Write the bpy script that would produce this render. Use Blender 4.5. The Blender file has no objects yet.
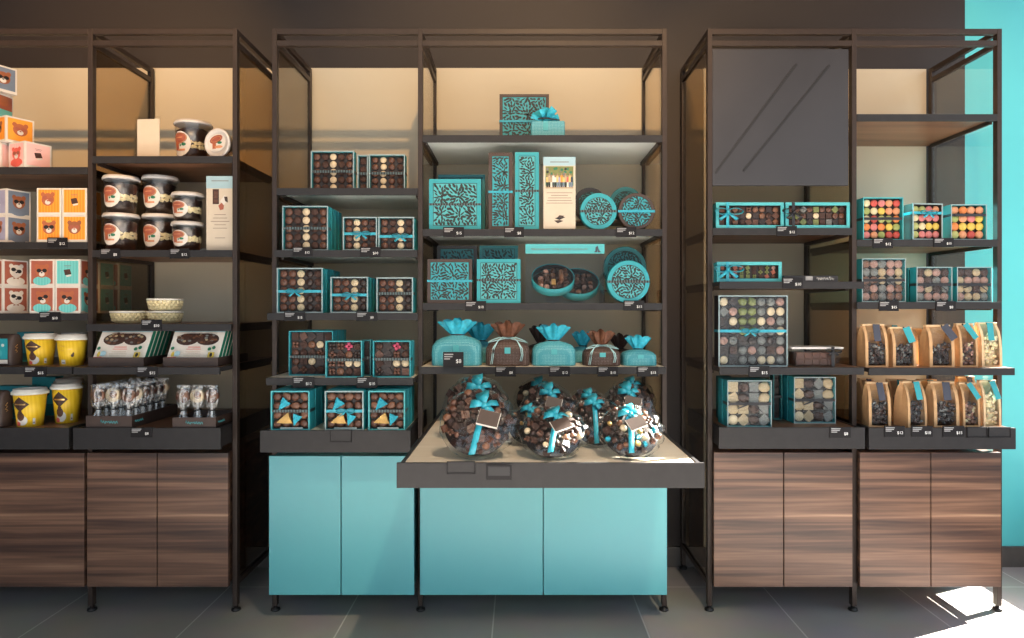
import bpy, math, random
from mathutils import Vector, Matrix, Euler
random.seed(7)
R = math.radians
PI = math.pi
S = bpy.context.scene
COL = S.collection
# ------------------------------------------------------------------ camera maths
F, D0, CX, CY, EYE = 682.667, 2.82, 520.0, 309.0, 1.25
def PX(px, Y): return (px - CX) * (D0 + Y) / F
def PZ(py, Y): return EYE - (py - CY) * (D0 + Y) / F
def PL(n, Y): return n * (D0 + Y) / F

# ------------------------------------------------------------------ materials
def lin(c):
    return tuple(((v / 255.0) / 12.92 if v / 255.0 <= .04045 else ((v / 255.0 + .055) / 1.055) ** 2.4) for v in c)
def base_mat(name, col, rough=.5, metal=0.0, spec=.5, noise=.08, scale=30., bump=0., coat=0.):
    m = bpy.data.materials.new(name); m.use_nodes = True
    nt = m.node_tree; b = nt.nodes['Principled BSDF']
    b.inputs['Roughness'].default_value = rough
    b.inputs['Metallic'].default_value = metal
    b.inputs['Specular IOR Level'].default_value = spec
    b.inputs['Coat Weight'].default_value = coat
    b.inputs['Coat Roughness'].default_value = .08
    tc = nt.nodes.new('ShaderNodeTexCoord')
    n = nt.nodes.new('ShaderNodeTexNoise'); n.inputs['Scale'].default_value = scale; n.inputs['Detail'].default_value = 3
    nt.links.new(tc.outputs['Object'], n.inputs['Vector'])
    r = nt.nodes.new('ShaderNodeValToRGB')
    r.color_ramp.elements[0].position = .3; r.color_ramp.elements[1].position = .7
    r.color_ramp.elements[0].color = tuple(max(0, v * (1 - noise)) for v in col) + (1,)
    r.color_ramp.elements[1].color = tuple(min(1, v * (1 + noise)) for v in col) + (1,)
    nt.links.new(n.outputs['Fac'], r.inputs['Fac'])
    nt.links.new(r.outputs['Color'], b.inputs['Base Color'])
    if bump:
        bp = nt.nodes.new('ShaderNodeBump'); bp.inputs['Strength'].default_value = bump; bp.inputs['Distance'].default_value = .004
        nt.links.new(n.outputs['Fac'], bp.inputs['Height']); nt.links.new(bp.outputs['Normal'], b.inputs['Normal'])
    return m
def glass_mat(name, tint, rough=.03, ior=1.45, base=.02, gain=1.0, bump=0., bscale=20., gcol=(1, 1, 1)):
    m = bpy.data.materials.new(name); m.use_nodes = True
    nt = m.node_tree; nt.nodes.clear()
    o = nt.nodes.new('ShaderNodeOutputMaterial'); mx = nt.nodes.new('ShaderNodeMixShader')
    t = nt.nodes.new('ShaderNodeBsdfTransparent'); t.inputs['Color'].default_value = tint + (1,)
    g = nt.nodes.new('ShaderNodeBsdfGlossy'); g.inputs['Roughness'].default_value = rough; g.inputs['Color'].default_value = gcol + (1,)
    f = nt.nodes.new('ShaderNodeLayerWeight'); f.inputs['Blend'].default_value = .5
    pw = nt.nodes.new('ShaderNodeMath'); pw.operation = 'POWER'; pw.inputs[1].default_value = 4.5
    ma = nt.nodes.new('ShaderNodeMath'); ma.operation = 'MULTIPLY_ADD'; ma.use_clamp = True
    ma.inputs[1].default_value = gain; ma.inputs[2].default_value = base + ((ior - 1) / (ior + 1)) ** 2
    nt.links.new(f.outputs['Facing'], pw.inputs[0]); nt.links.new(pw.outputs[0], ma.inputs[0]); nt.links.new(ma.outputs[0], mx.inputs[0])
    nt.links.new(t.outputs[0], mx.inputs[1]); nt.links.new(g.outputs[0], mx.inputs[2]); nt.links.new(mx.outputs[0], o.inputs[0])
    if bump:
        tc = nt.nodes.new('ShaderNodeTexCoord')
        n = nt.nodes.new('ShaderNodeTexNoise'); n.inputs['Scale'].default_value = bscale; n.inputs['Detail'].default_value = 4
        nt.links.new(tc.outputs['Object'], n.inputs['Vector'])
        bp = nt.nodes.new('ShaderNodeBump'); bp.inputs['Strength'].default_value = bump; bp.inputs['Distance'].default_value = .01
        nt.links.new(n.outputs['Fac'], bp.inputs['Height'])
        nt.links.new(bp.outputs['Normal'], g.inputs['Normal']); nt.links.new(bp.outputs['Normal'], f.inputs['Normal'])
    return m
def wood_mat(name, stops, scale=1., rough=.38):
    m = bpy.data.materials.new(name); m.use_nodes = True
    nt = m.node_tree; b = nt.nodes['Principled BSDF']; b.inputs['Roughness'].default_value = rough
    tc = nt.nodes.new('ShaderNodeTexCoord'); mp = nt.nodes.new('ShaderNodeMapping')
    mp.inputs['Scale'].default_value = (.8 * scale, 9 * scale, 30 * scale)
    nt.links.new(tc.outputs['Object'], mp.inputs['Vector'])
    n1 = nt.nodes.new('ShaderNodeTexNoise'); n1.inputs['Scale'].default_value = 1.; n1.inputs['Detail'].default_value = 5; n1.inputs['Distortion'].default_value = .5
    nt.links.new(mp.outputs[0], n1.inputs['Vector'])
    mp2 = nt.nodes.new('ShaderNodeMapping'); mp2.inputs['Scale'].default_value = (3 * scale, 60 * scale, 120 * scale)
    nt.links.new(tc.outputs['Object'], mp2.inputs['Vector'])
    n2 = nt.nodes.new('ShaderNodeTexNoise'); n2.inputs['Scale'].default_value = 1.; n2.inputs['Detail'].default_value = 2
    nt.links.new(mp2.outputs[0], n2.inputs['Vector'])
    mx = nt.nodes.new('ShaderNodeMath'); mx.operation = 'MULTIPLY_ADD'; mx.inputs[1].default_value = .22
    nt.links.new(n2.outputs['Fac'], mx.inputs[0])
    sc = nt.nodes.new('ShaderNodeMath'); sc.operation = 'MULTIPLY_ADD'; sc.inputs[1].default_value = 1.15; sc.inputs[2].default_value = -.2
    nt.links.new(n1.outputs['Fac'], sc.inputs[0]); nt.links.new(sc.outputs[0], mx.inputs[2])
    r = nt.nodes.new('ShaderNodeValToRGB')
    el = r.color_ramp.elements
    el[0].position = stops[0][0]; el[0].color = stops[0][1] + (1,)
    el[1].position = stops[-1][0]; el[1].color = stops[-1][1] + (1,)
    for p, c in stops[1:-1]:
        e = el.new(p); e.color = c + (1,)
    nt.links.new(mx.outputs[0], r.inputs['Fac']); nt.links.new(r.outputs['Color'], b.inputs['Base Color'])
    return m
def dots_mat(name, c_ground, c_dot, scale=150., thr=.38, rough=.6):
    m = bpy.data.materials.new(name); m.use_nodes = True
    nt = m.node_tree; b = nt.nodes['Principled BSDF']; b.inputs['Roughness'].default_value = rough
    tc = nt.nodes.new('ShaderNodeTexCoord'); v = nt.nodes.new('ShaderNodeTexVoronoi')
    v.inputs['Scale'].default_value = scale; v.inputs['Randomness'].default_value = .12
    nt.links.new(tc.outputs['Object'], v.inputs['Vector'])
    r = nt.nodes.new('ShaderNodeValToRGB'); r.color_ramp.interpolation = 'CONSTANT'
    r.color_ramp.elements[0].color = c_dot + (1,); r.color_ramp.elements[1].color = c_ground + (1,); r.color_ramp.elements[1].position = thr
    nt.links.new(v.outputs['Distance'], r.inputs['Fac']); nt.links.new(r.outputs['Color'], b.inputs['Base Color'])
    return m
def stripe_mat(name, c1, c2, scale, rough=.5, axis='X'):
    m = bpy.data.materials.new(name); m.use_nodes = True
    nt = m.node_tree; b = nt.nodes['Principled BSDF']; b.inputs['Roughness'].default_value = rough
    tc = nt.nodes.new('ShaderNodeTexCoord'); w = nt.nodes.new('ShaderNodeTexWave'); w.bands_direction = axis
    w.inputs['Scale'].default_value = scale
    nt.links.new(tc.outputs['Object'], w.inputs['Vector'])
    r = nt.nodes.new('ShaderNodeValToRGB'); r.color_ramp.elements[0].position = .45; r.color_ramp.elements[1].position = .55
    r.color_ramp.elements[0].color = c1 + (1,); r.color_ramp.elements[1].color = c2 + (1,)
    nt.links.new(w.outputs['Fac'], r.inputs['Fac']); nt.links.new(r.outputs['Color'], b.inputs['Base Color'])
    return m
def floor_mat():
    m = bpy.data.materials.new('floor_tiles'); m.use_nodes = True
    nt = m.node_tree; b = nt.nodes['Principled BSDF']; b.inputs['Roughness'].default_value = .42
    tc = nt.nodes.new('ShaderNodeTexCoord'); mp = nt.nodes.new('ShaderNodeMapping')
    mp.inputs['Location'].default_value = (.107 + .6 * 10, -.25 + .6 * 20, 0)
    nt.links.new(tc.outputs['Object'], mp.inputs['Vector'])
    br = nt.nodes.new('ShaderNodeTexBrick'); br.offset = 0.; br.squash = 1.
    br.inputs['Scale'].default_value = 1.; br.inputs['Brick Width'].default_value = .6; br.inputs['Row Height'].default_value = .6
    br.inputs['Mortar Size'].default_value = .003; br.inputs['Mortar Smooth'].default_value = .2
    br.inputs['Color1'].default_value = (.30, .28, .265, 1); br.inputs['Color2'].default_value = (.32, .30, .285, 1)
    br.inputs['Mortar'].default_value = (.58, .55, .52, 1)
    nt.links.new(mp.outputs[0], br.inputs['Vector'])
    n = nt.nodes.new('ShaderNodeTexNoise'); n.inputs['Scale'].default_value = 4.; n.inputs['Detail'].default_value = 6
    nt.links.new(tc.outputs['Object'], n.inputs['Vector'])
    mx = nt.nodes.new('ShaderNodeMix'); mx.data_type = 'RGBA'; mx.blend_type = 'MULTIPLY'; mx.inputs[0].default_value = .35
    nt.links.new(br.outputs['Color'], mx.inputs[6]); nt.links.new(n.outputs['Color'], mx.inputs[7])
    nt.links.new(mx.outputs[2], b.inputs['Base Color'])
    return m

M = {}
M['frame'] = base_mat('frame_metal', (.036, .0235, .0185), .42, .0, .3)
M['lip'] = base_mat('shelf_edge_metal', (.027, .0245, .025), .42, .0, .25)
M['wall'] = base_mat('brown_paint', (.0205, .0128, .0105), .6, scale=3, noise=.04)
M['beige'] = base_mat('beige_panel', (.56, .48, .35), .45, scale=2, noise=.03)
M['teal_wall'] = base_mat('turquoise_paint', (.085, .46, .49), .55, scale=2, noise=.03)
M['teal_door'] = base_mat('turquoise_lacquer', (.088, .345, .385), .32, scale=2, noise=.02)
M['teal_side'] = base_mat('turquoise_lacquer_side', (.085, .33, .37), .4, scale=2, noise=.02)
M['cream'] = wood_mat('pale_maple', [(.2, (.62, .51, .38)), (.5, (.72, .61, .48)), (.8, (.80, .70, .57))], 1., .4)
M['white_under'] = base_mat('pale_laminate', (.80, .84, .80), .35, scale=3, noise=.03)
M['walnut'] = wood_mat('walnut_veneer', [(.24, (.035, .018, .014)), (.40, (.085, .042, .028)), (.52, (.145, .074, .046)), (.64, (.205, .108, .067)), (.78, (.36, .21, .13))], 1., .4)
M['walnut_shelf'] = wood_mat('walnut_shelf', [(.2, (.10, .045, .024)), (.5, (.19, .088, .045)), (.8, (.3, .15, .08))], 1.2, .4)
M['floor'] = floor_mat()
M['baseboard'] = base_mat('dark_baseboard', (.075, .066, .06), .45)
M['ceiling'] = base_mat('ceiling_paint', (.3, .28, .26), .8)
M['smoke'] = glass_mat('smoked_glass', (.70, .62, .51), .02, 1.5, .0, 1.0)
M['clear_glass'] = glass_mat('clear_glass', (.95, .97, .96), .02, 1.5, .0, 1.0)
M['acrylic'] = glass_mat('clear_acrylic', (.96, .97, .97), .02, 1.2, .0, .6)
M['tubwall'] = glass_mat('tub_plastic', (.92, .92, .92), .2, 1.4, .05, 1.)
M['film'] = glass_mat('clear_film', (.97, .98, .98), .1, 1.3, .0, .7, .7, 30.)
M['wrap'] = glass_mat('lolly_wrap', (.95, .96, .97), .12, 1.4, .17, 1., 1., 60.)
M['cello'] = glass_mat('cellophane', (.97, .98, .98), .08, 1.4, .015, 1.3, .9, 28.)
M['teal'] = base_mat('turquoise_card', (.024, .31, .36), .45, noise=.03)
M['teal_dark'] = base_mat('turquoise_shade_and_print', (.012, .15, .165), .5, noise=.04)  # turquoise darkened to paint shade on rear boxes; also a carton print
M['teal_light'] = base_mat('light_turquoise_card', (.07, .40, .43), .45, noise=.03)
M['brown_card'] = base_mat('brown_card', (.055, .032, .025), .5, noise=.05)
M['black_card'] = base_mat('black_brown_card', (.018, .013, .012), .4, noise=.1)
M['insert'] = base_mat('dark_insert', (.02, .012, .010), .5)
M['rim_grey'] = base_mat('silver_teal_rim', (.28, .36, .36), .35, .2)
M['leaf'] = base_mat('leaf_cut', (.022, .03, .028), .6)
M['leaf_shaded'] = base_mat('leaf_cut_shaded', (.01, .03, .03), .6)  # leaf colour with the shade of the rear boxes painted in
M['ribbon'] = base_mat('turquoise_satin', (.03, .34, .44), .3, scale=90, noise=.15)
M['ribbon_d'] = stripe_mat('printed_dark_ribbon', (.015, .013, .013), (.08, .12, .12), 28., .4)
M['ribbon_k'] = base_mat('black_ribbon', (.02, .018, .02), .35)
M['tulle_t'] = base_mat('turquoise_tulle', (.03, .42, .56), .55, scale=60, noise=.25, bump=.4)
M['tulle_b'] = base_mat('brown_tulle', (.13, .045, .02), .5, scale=60, noise=.4, bump=.4)
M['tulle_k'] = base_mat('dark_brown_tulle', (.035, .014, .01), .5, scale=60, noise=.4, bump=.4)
M['dots_t'] = dots_mat('turquoise_dotted_cloth', (.045, .28, .34), (.17, .44, .48), 165., .40)
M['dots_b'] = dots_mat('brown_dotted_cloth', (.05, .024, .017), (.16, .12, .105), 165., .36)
M['cord'] = base_mat('pale_cord', (.42, .66, .68), .5)
M['milk'] = base_mat('milk_chocolate', (.105, .040, .022), .33, scale=120, noise=.2, bump=.2)
M['milk2'] = base_mat('light_milk_chocolate', (.17, .072, .038), .35, scale=120, noise=.2, bump=.2)
M['dark'] = base_mat('dark_chocolate', (.026, .012, .009), .3, scale=120, noise=.3, bump=.2)
M['cocoa'] = base_mat('cocoa_truffle', (.06, .025, .017), .55, scale=200, noise=.4, bump=.5)
M['white'] = base_mat('white_chocolate', (.62, .49, .32), .4, scale=160, noise=.08, bump=.2)
M['white_dk'] = dots_mat('speckled_white_chocolate', (.58, .47, .30), (.08, .04, .025), 240., .30, .4)
M['pinkc'] = base_mat('pink_chocolate', (.5, .06, .12), .3)
M['gold'] = base_mat('gold_foil', (.8, .5, .18), .28, .85, scale=80, noise=.2, bump=.5)
M['foil_t'] = base_mat('turquoise_foil', (.05, .48, .62), .25, .6, scale=80, noise=.2, bump=.5)
for nm, c in [('f_orange', (.62, .19, .045)), ('f_peach', (.60, .26, .13)), ('f_yellow', (.58, .42, .07)), ('f_green', (.27, .31, .09)), ('f_red', (.45, .06, .045)), ('f_pink', (.55, .17, .16)), ('f_cream', (.58, .5, .3)), ('f_lime', (.36, .38, .13)),
              ('g_olive', (.17, .19, .06)), ('g_grey', (.16, .16, .15)), ('g_tan', (.42, .31, .18)), ('g_rose', (.36, .2, .16))]:
    M[nm] = base_mat(nm.replace('f_', 'fruit_').replace('g_', 'praline_'), c, .5, scale=60, noise=.18, bump=.15)
M['paper'] = base_mat('cream_paper', (.60, .51, .40), .7, noise=.02)
M['white_card'] = base_mat('white_card', (.68, .63, .57), .5, noise=.02)
M['carton_white'] = base_mat('carton_white', (.80, .72, .63), .5, noise=.02)
M['sky_paper'] = base_mat('pale_blue_paper', (.34, .50, .56), .7, noise=.02)
M['ink'] = base_mat('grey_ink', (.2, .15, .13), .7)
M['black'] = base_mat('black_ink', (.012, .011, .012), .5)
M['tag'] = base_mat('price_tag_black', (.01, .008, .009), .5, spec=.25, scale=50)
M['tag_txt'] = base_mat('tag_grey_print', (.34, .33, .33), .6)
M['tag_wht'] = base_mat('tag_white_print', (.75, .74, .72), .6)
M['kraft'] = base_mat('kraft_paper', (.56, .33, .16), .7, scale=40, noise=.1, bump=.15)
M['kraft_l'] = base_mat('light_kraft_paper', (.68, .47, .27), .7, scale=40, noise=.1, bump=.15)
M['slate'] = base_mat('slate_slip', (.045, .045, .065), .4)
M['orange'] = stripe_mat('orange_print', (.80, .25, .02), (.86, .34, .04), 26., .5)
M['lilac'] = base_mat('lilac_print', (.34, .33, .46), .5)
M['slate_blue'] = base_mat('slate_blue_print', (.16, .2, .27), .5)
M['pink_print'] = stripe_mat('pink_print', (.8, .42, .40), (.85, .5, .47), 26., .5)
M['teal_print'] = stripe_mat('turquoise_print', (.12, .48, .47), (.16, .55, .53), 26., .5)
M['rust'] = base_mat('rust_print', (.36, .10, .06), .5)
M['coral'] = base_mat('coral_print', (.75, .12, .09), .5)
M['bear'] = base_mat('brown_fur_print', (.30, .10, .045), .5)
M['bear_o'] = base_mat('ginger_fur_print', (.42, .12, .05), .5)
M['bear_w'] = base_mat('white_fur_print', (.72, .66, .58), .5)
M['yellow'] = stripe_mat('yellow_print', (.82, .50, .015), (.88, .57, .03), 30., .45)
M['lid'] = base_mat('cream_lid', (.78, .74, .66), .4)
M['lid_clear'] = base_mat('frosted_lid', (.62, .58, .55), .35)
M['green_stripe'] = stripe_mat('green_print', (.006, .16, .09), (.012, .22, .13), 40., .5)
M['green'] = base_mat('green_print_plain', (.02, .16, .08), .5)
M['popcorn'] = base_mat('popcorn', (.78, .66, .38), .6, scale=60, noise=.15, bump=.5)
M['stick'] = base_mat('paper_stick', (.7, .68, .66), .5)
M['steel'] = base_mat('leveling_foot', (.03, .028, .028), .3, .6)
M['skin'] = base_mat('photo_skin', (.35, .2, .13), .6)

# ------------------------------------------------------------------ mesh builder
class MB:
    def __init__(s): s.v = []; s.f = []; s.mi = []; s.mats = []; s.cur = 0; s.sm = []; s.smooth = False
    def use(s, m):
        m = M[m] if isinstance(m, str) else m
        if m not in s.mats: s.mats.append(m)
        s.cur = s.mats.index(m); return s
    def add(s, vs, fs):
        o = len(s.v); s.v += [tuple(p) for p in vs]
        for f in fs:
            s.f.append([i + o for i in f]); s.mi.append(s.cur); s.sm.append(s.smooth)
        return s
    def box(s, x0, x1, y0, y1, z0, z1):
        return s.add([(x0, y0, z0), (x1, y0, z0), (x1, y1, z0), (x0, y1, z0), (x0, y0, z1), (x1, y0, z1), (x1, y1, z1), (x0, y1, z1)],
                     [(0, 3, 2, 1), (4, 5, 6, 7), (0, 1, 5, 4), (1, 2, 6, 5), (2, 3, 7, 6), (3, 0, 4, 7)])
    def obox(s, c, size, mat):       # oriented box
        vs = []
        for dz in (-.5, .5):
            for dx, dy in ((-.5, -.5), (.5, -.5), (.5, .5), (-.5, .5)):
                vs.append(Vector(c) + mat @ Vector((dx * size[0], dy * size[1], dz * size[2])))
        return s.add(vs, [(0, 3, 2, 1), (4, 5, 6, 7), (0, 1, 5, 4), (1, 2, 6, 5), (2, 3, 7, 6), (3, 0, 4, 7)])
    def grid(s, rows, closed_u=True, cap0=False, cap1=False):
        n = len(rows[0]); o = []
        for r in rows: o += r
        fs = []
        for j in range(len(rows) - 1):
            for i in range(n if closed_u else n - 1):
                a = j * n + i; b = j * n + (i + 1) % n
                fs.append((a, b, b + n, a + n))
        if cap0: fs.append(tuple(reversed(range(n))))
        if cap1: fs.append(tuple(range((len(rows) - 1) * n, len(rows) * n)))
        return s.add(o, fs)
    def lathe(s, prof, n=28, c=(0, 0, 0), axis='z', cap0=True, cap1=True, fn=None):
        rows = []
        for k, (r, h) in enumerate(prof):
            row = []
            for i in range(n):
                a = 2 * PI * i / n; rr = r * (fn(a, k) if fn else 1)
                if axis == 'z': row.append((c[0] + rr * math.cos(a), c[1] + rr * math.sin(a), c[2] + h))
                else: row.append((c[0] + rr * math.cos(a), c[1] + h, c[2] - rr * math.sin(a)))
            rows.append(row)
        return s.grid(rows, True, cap0, cap1)
    def ell(s, c, r, n=12, m=8, jit=0., mat=None):
        rows = []
        for j in range(m + 1):
            t = PI * j / m - PI / 2; row = []
            for i in range(n):
                a = 2 * PI * i / n; q = 1 + random.uniform(-jit, jit) if 0 < j < m else 1
                p = Vector((r[0] * math.cos(t) * math.cos(a) * q, r[1] * math.cos(t) * math.sin(a) * q, r[2] * math.sin(t) * q))
                if mat: p = mat @ p
                row.append(tuple(Vector(c) + p))
            rows.append(row)
        return s.grid(rows)
    def tube(s, pts, r, n=7):
        rows = []
        pts = [Vector(p) for p in pts]
        for k, p in enumerate(pts):
            t = (pts[min(k + 1, len(pts) - 1)] - pts[max(k - 1, 0)]).normalized()
            u = t.cross(Vector((0, 0, 1)) if abs(t.z) < .9 else Vector((1, 0, 0))).normalized(); w = t.cross(u)
            rows.append([tuple(p + u * r * math.cos(2 * PI * i / n) + w * r * math.sin(2 * PI * i / n)) for i in range(n)])
        return s.grid(rows, True, True, True)
    def strip(s, pts, wd, w, t=.0012):
        pts = [Vector(p) for p in pts]; wd = Vector(wd).normalized(); rows = []
        for k, p in enumerate(pts):
            tn = (pts[min(k + 1, len(pts) - 1)] - pts[max(k - 1, 0)]).normalized()
            n = tn.cross(wd).normalized(); ww = w[k] if isinstance(w, (list, tuple)) else w
            rows.append([tuple(p + wd * ww / 2 + n * t / 2), tuple(p - wd * ww / 2 + n * t / 2), tuple(p - wd * ww / 2 - n * t / 2), tuple(p + wd * ww / 2 - n * t / 2)])
        return s.grid(rows, True, True, True)
    def art(s, mp, shapes, l0=1):     # flat printed shapes through a map (u, v, layer) -> point
        for k, sh in enumerate(shapes):
            s.use(sh[1]); L = l0 + k
            if sh[0] == 'e':
                _, _, cx, cy, rx, ry = sh[:6]; ang = sh[6] if len(sh) > 6 else 0; N = 18; vs = [mp(cx, cy, L)]; fs = []
                for q in (1, 2, 3):
                    for i in range(N):
                        a = 2 * PI * i / N; ex = rx * q / 3 * math.cos(a); ey = ry * q / 3 * math.sin(a)
                        vs.append(mp(cx + ex * math.cos(ang) - ey * math.sin(ang), cy + ex * math.sin(ang) + ey * math.cos(ang), L))
                for i in range(N): fs.append((0, 1 + i, 1 + (i + 1) % N))
                for q in (0, 1):
                    for i in range(N):
                        a = 1 + q * N + i; b = 1 + q * N + (i + 1) % N; fs.append((a, a + N, b + N, b))
                s.add(vs, fs)
            elif sh[0] == 'r':
                _, _, x0, x1, y0, y1 = sh; N = 6; vs = []; fs = []
                for i in range(N + 1):
                    u = x0 + (x1 - x0) * i / N; vs += [mp(u, y0, L), mp(u, y1, L)]
                for i in range(N): fs.append((2 * i, 2 * i + 2, 2 * i + 3, 2 * i + 1))
                s.add(vs, fs)
            else:
                P_ = sh[2]; n_ = len(P_); c0 = sum(p[0] for p in P_) / n_; c1 = sum(p[1] for p in P_) / n_; E = []
                for i in range(n_):
                    (a0, a1), (b0, b1) = P_[i], P_[(i + 1) % n_]
                    E += [(a0 + (b0 - a0) * q / 5, a1 + (b1 - a1) * q / 5) for q in range(5)]
                N = len(E); vs = [mp(c0, c1, L)] + [mp(c0 + (u - c0) * q / 3, c1 + (v - c1) * q / 3, L) for q in (1, 2, 3) for u, v in E]; fs = [(0, 1 + i, 1 + (i + 1) % N) for i in range(N)]
                for q in (0, 1):
                    for i in range(N):
                        a = 1 + q * N + i; b = 1 + q * N + (i + 1) % N; fs.append((a, a + N, b + N, b))
                s.add(vs, fs)
        return s
    def mesh(s, name):
        me = bpy.data.meshes.new(name); me.from_pydata(s.v, [], s.f)
        for m in s.mats: me.materials.append(m)
        for p, i, q in zip(me.polygons, s.mi, s.sm): p.material_index = i; p.use_smooth = q
        me.update(); return me
    def build(s, name, parent=None, loc=(0, 0, 0), bevel=0., rot=None, seg=2):
        o = bpy.data.objects.new(name, s.mesh(name)); COL.objects.link(o); o.location = loc
        if rot: o.rotation_euler = rot
        if parent: o.parent = parent
        if bevel:
            b = o.modifiers.new('bevel', 'BEVEL'); b.width = bevel; b.segments = seg; b.limit_method = 'ANGLE'; b.angle_limit = R(40)
        return o
def mb(m, smooth=False):
    b = MB(); b.use(m); b.smooth = smooth; return b
def tag(o, label, cat, group=None):
    o['label'] = label; o['category'] = cat
    if group: o['group'] = group
    return o
def thing(name, label, cat, loc, rz=0., group=None, rx=0.):
    o = bpy.data.objects.new(name, None); o.empty_display_size = .05; COL.objects.link(o)
    o.location = loc; o.rotation_euler = (rx, 0, rz); return tag(o, label, cat, group)
def struct(b, name, bevel=0):
    o = b.build(name, bevel=bevel); o['kind'] = 'structure'; return o
def xz(x0, z0, w, h, y=0., d=.0005):     # flat front map
    return lambda u, v, L: (x0 + u * w, y - L * d, z0 + v * h)
def inst(name, me, parent, loc, rot=(0, 0, 0), sc=(1, 1, 1)):
    o = bpy.data.objects.new(name, me); COL.objects.link(o); o.parent = parent; o.location = loc; o.rotation_euler = rot; o.scale = sc; return o
TX = {}
def text_mesh(body, size, m, ext=.0004):
    k = (body, size, m)
    if k in TX: return TX[k]
    cu = bpy.data.curves.new('lettering', 'FONT'); cu.body = body; cu.size = size; cu.extrude = ext; cu.align_x = 'CENTER'; cu.align_y = 'CENTER'; cu.resolution_u = 3
    ob = bpy.data.objects.new('lettering', cu); COL.objects.link(ob)
    bpy.context.view_layer.update()
    me = bpy.data.meshes.new_from_object(ob.evaluated_get(bpy.context.evaluated_depsgraph_get()))
    bpy.data.objects.remove(ob); me.materials.clear(); me.materials.append(M[m]); TX[k] = me
    return me
def lettering(name, body, size, m, parent, loc):
    return inst(name, text_mesh(body, size, m), parent, loc, (PI / 2, 0, 0))

# ------------------------------------------------------------------ setting
XR = 2.6
struct(mb('floor').box(-5, 3.4, -7, .5, -.05, 0), 'floor')
struct(mb('wall').box(-5, PX(965, .5), .5, .6, 0, 4.6), 'wall_back')
struct(mb('teal_wall').box(PX(965, .5), XR, .5, .6, 0, 4.6), 'wall_back_turquoise')
struct(mb('baseboard').box(-5, PX(965, .5), .485, .5, 0, .098).use('baseboard').box(PX(965, .5), XR, .485, .5, 0, .098), 'baseboard_back')
struct(mb('beige').box(-2.86, PX(277, .49), .488, .4995, .098, PZ(68, .488)), 'trim_1')
struct(mb('beige').box(PX(311, .49), PX(659, .49), .488, .4995, .098, PZ(68, .488)), 'trim_3')
struct(mb('beige').box(PX(682, .49), PX(926, .49), .488, .4995, .098, PZ(69, .488)), 'trim_2')
w = mb('wall'); w.box(XR, XR + .12, -7, .5, 0, .3); w.box(XR, XR + .12, -7, .5, 3.1, 4.6); struct(w, 'wall_right')
fr = mb('frame')
for y in (-1.6, -3.2, -4.8): fr.box(XR + .02, XR + .09, y - .03, y + .03, .3, 3.1)
fr.box(XR + .02, XR + .09, -7, .5, .3, .34); fr.box(XR + .02, XR + .09, -7, .5, 3.06, 3.1)
struct(fr, 'window_1')
struct(mb('ceiling').box(-5, XR + .12, -7, .6, 4.6, 4.7), 'ceiling')
struct(mb('wall').box(-5.1, -5, -7, .6, 0, 4.6), 'wall_left')

# ------------------------------------------------------------------ racks
PW = .0195
ZT = PZ(28.5, 0)
def rack(label, xs, last='smoke'):
    r = thing('shelving_rack', label, 'shelving rack', (xs[0], 0, 0)); x0 = xs[0]
    for x in xs:
        for y in (0., .452):
            mb('frame').box(x - x0 - PW / 2, x - x0 + PW / 2, y, y + .028, .022, ZT).build('post', r, bevel=.0015)
            f = mb('steel', True); f.lathe([(.008, .03), (.008, .012), (.017, .011), (.02, .004), (.018, 0)][::-1], 16, (x - x0, y + .014, 0)); f.build('leveling_foot', r)
        # side rails (double at the top, single at the bottom)
        s = mb('frame')
        for z in (ZT - .022, PZ(45.5, 0)): s.box(x - x0 - .009, x - x0 + .009, .028, .452, z, z + .022)
        s.build('side_rail', r, bevel=.001)
        mb('frame').box(x - x0 - .009, x - x0 + .009, .028, .452, .105, .127).build('bottom_rail', r, bevel=.001)
        mb(last if x == xs[-1] else 'smoke').box(x - x0 - .003, x - x0 + .003, .03, .45, .13, PZ(45.5, 0)).build('side_glass', r)
    for a, b in zip(xs[:-1], xs[1:]):
        for y in (0.001,):
            for z in (ZT - .022, PZ(45.5, 0)):
                mb('frame').box(a - x0 + PW / 2, b - x0 - PW / 2, y, y + .024, z, z + .022).build('top_rail', r, bevel=.0015)
    return r
XL = [-2.80, PX(90, 0), PX(234.7, 0)]
XM = [PX(274.3, 0), PX(420.2, 0), PX(664.6, 0)]
XRR = [PX(710.1, 0), PX(854.4, 0), PX(999.8, 0)]
rl = rack('dark metal shelving rack at left holding bear boxes and popcorn tubs', XL)
rm = rack('dark metal shelving rack in the middle over turquoise cabinets', XM)
rr = rack('dark metal shelving rack at right beside the turquoise wall', XRR, 'clear_glass')

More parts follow.
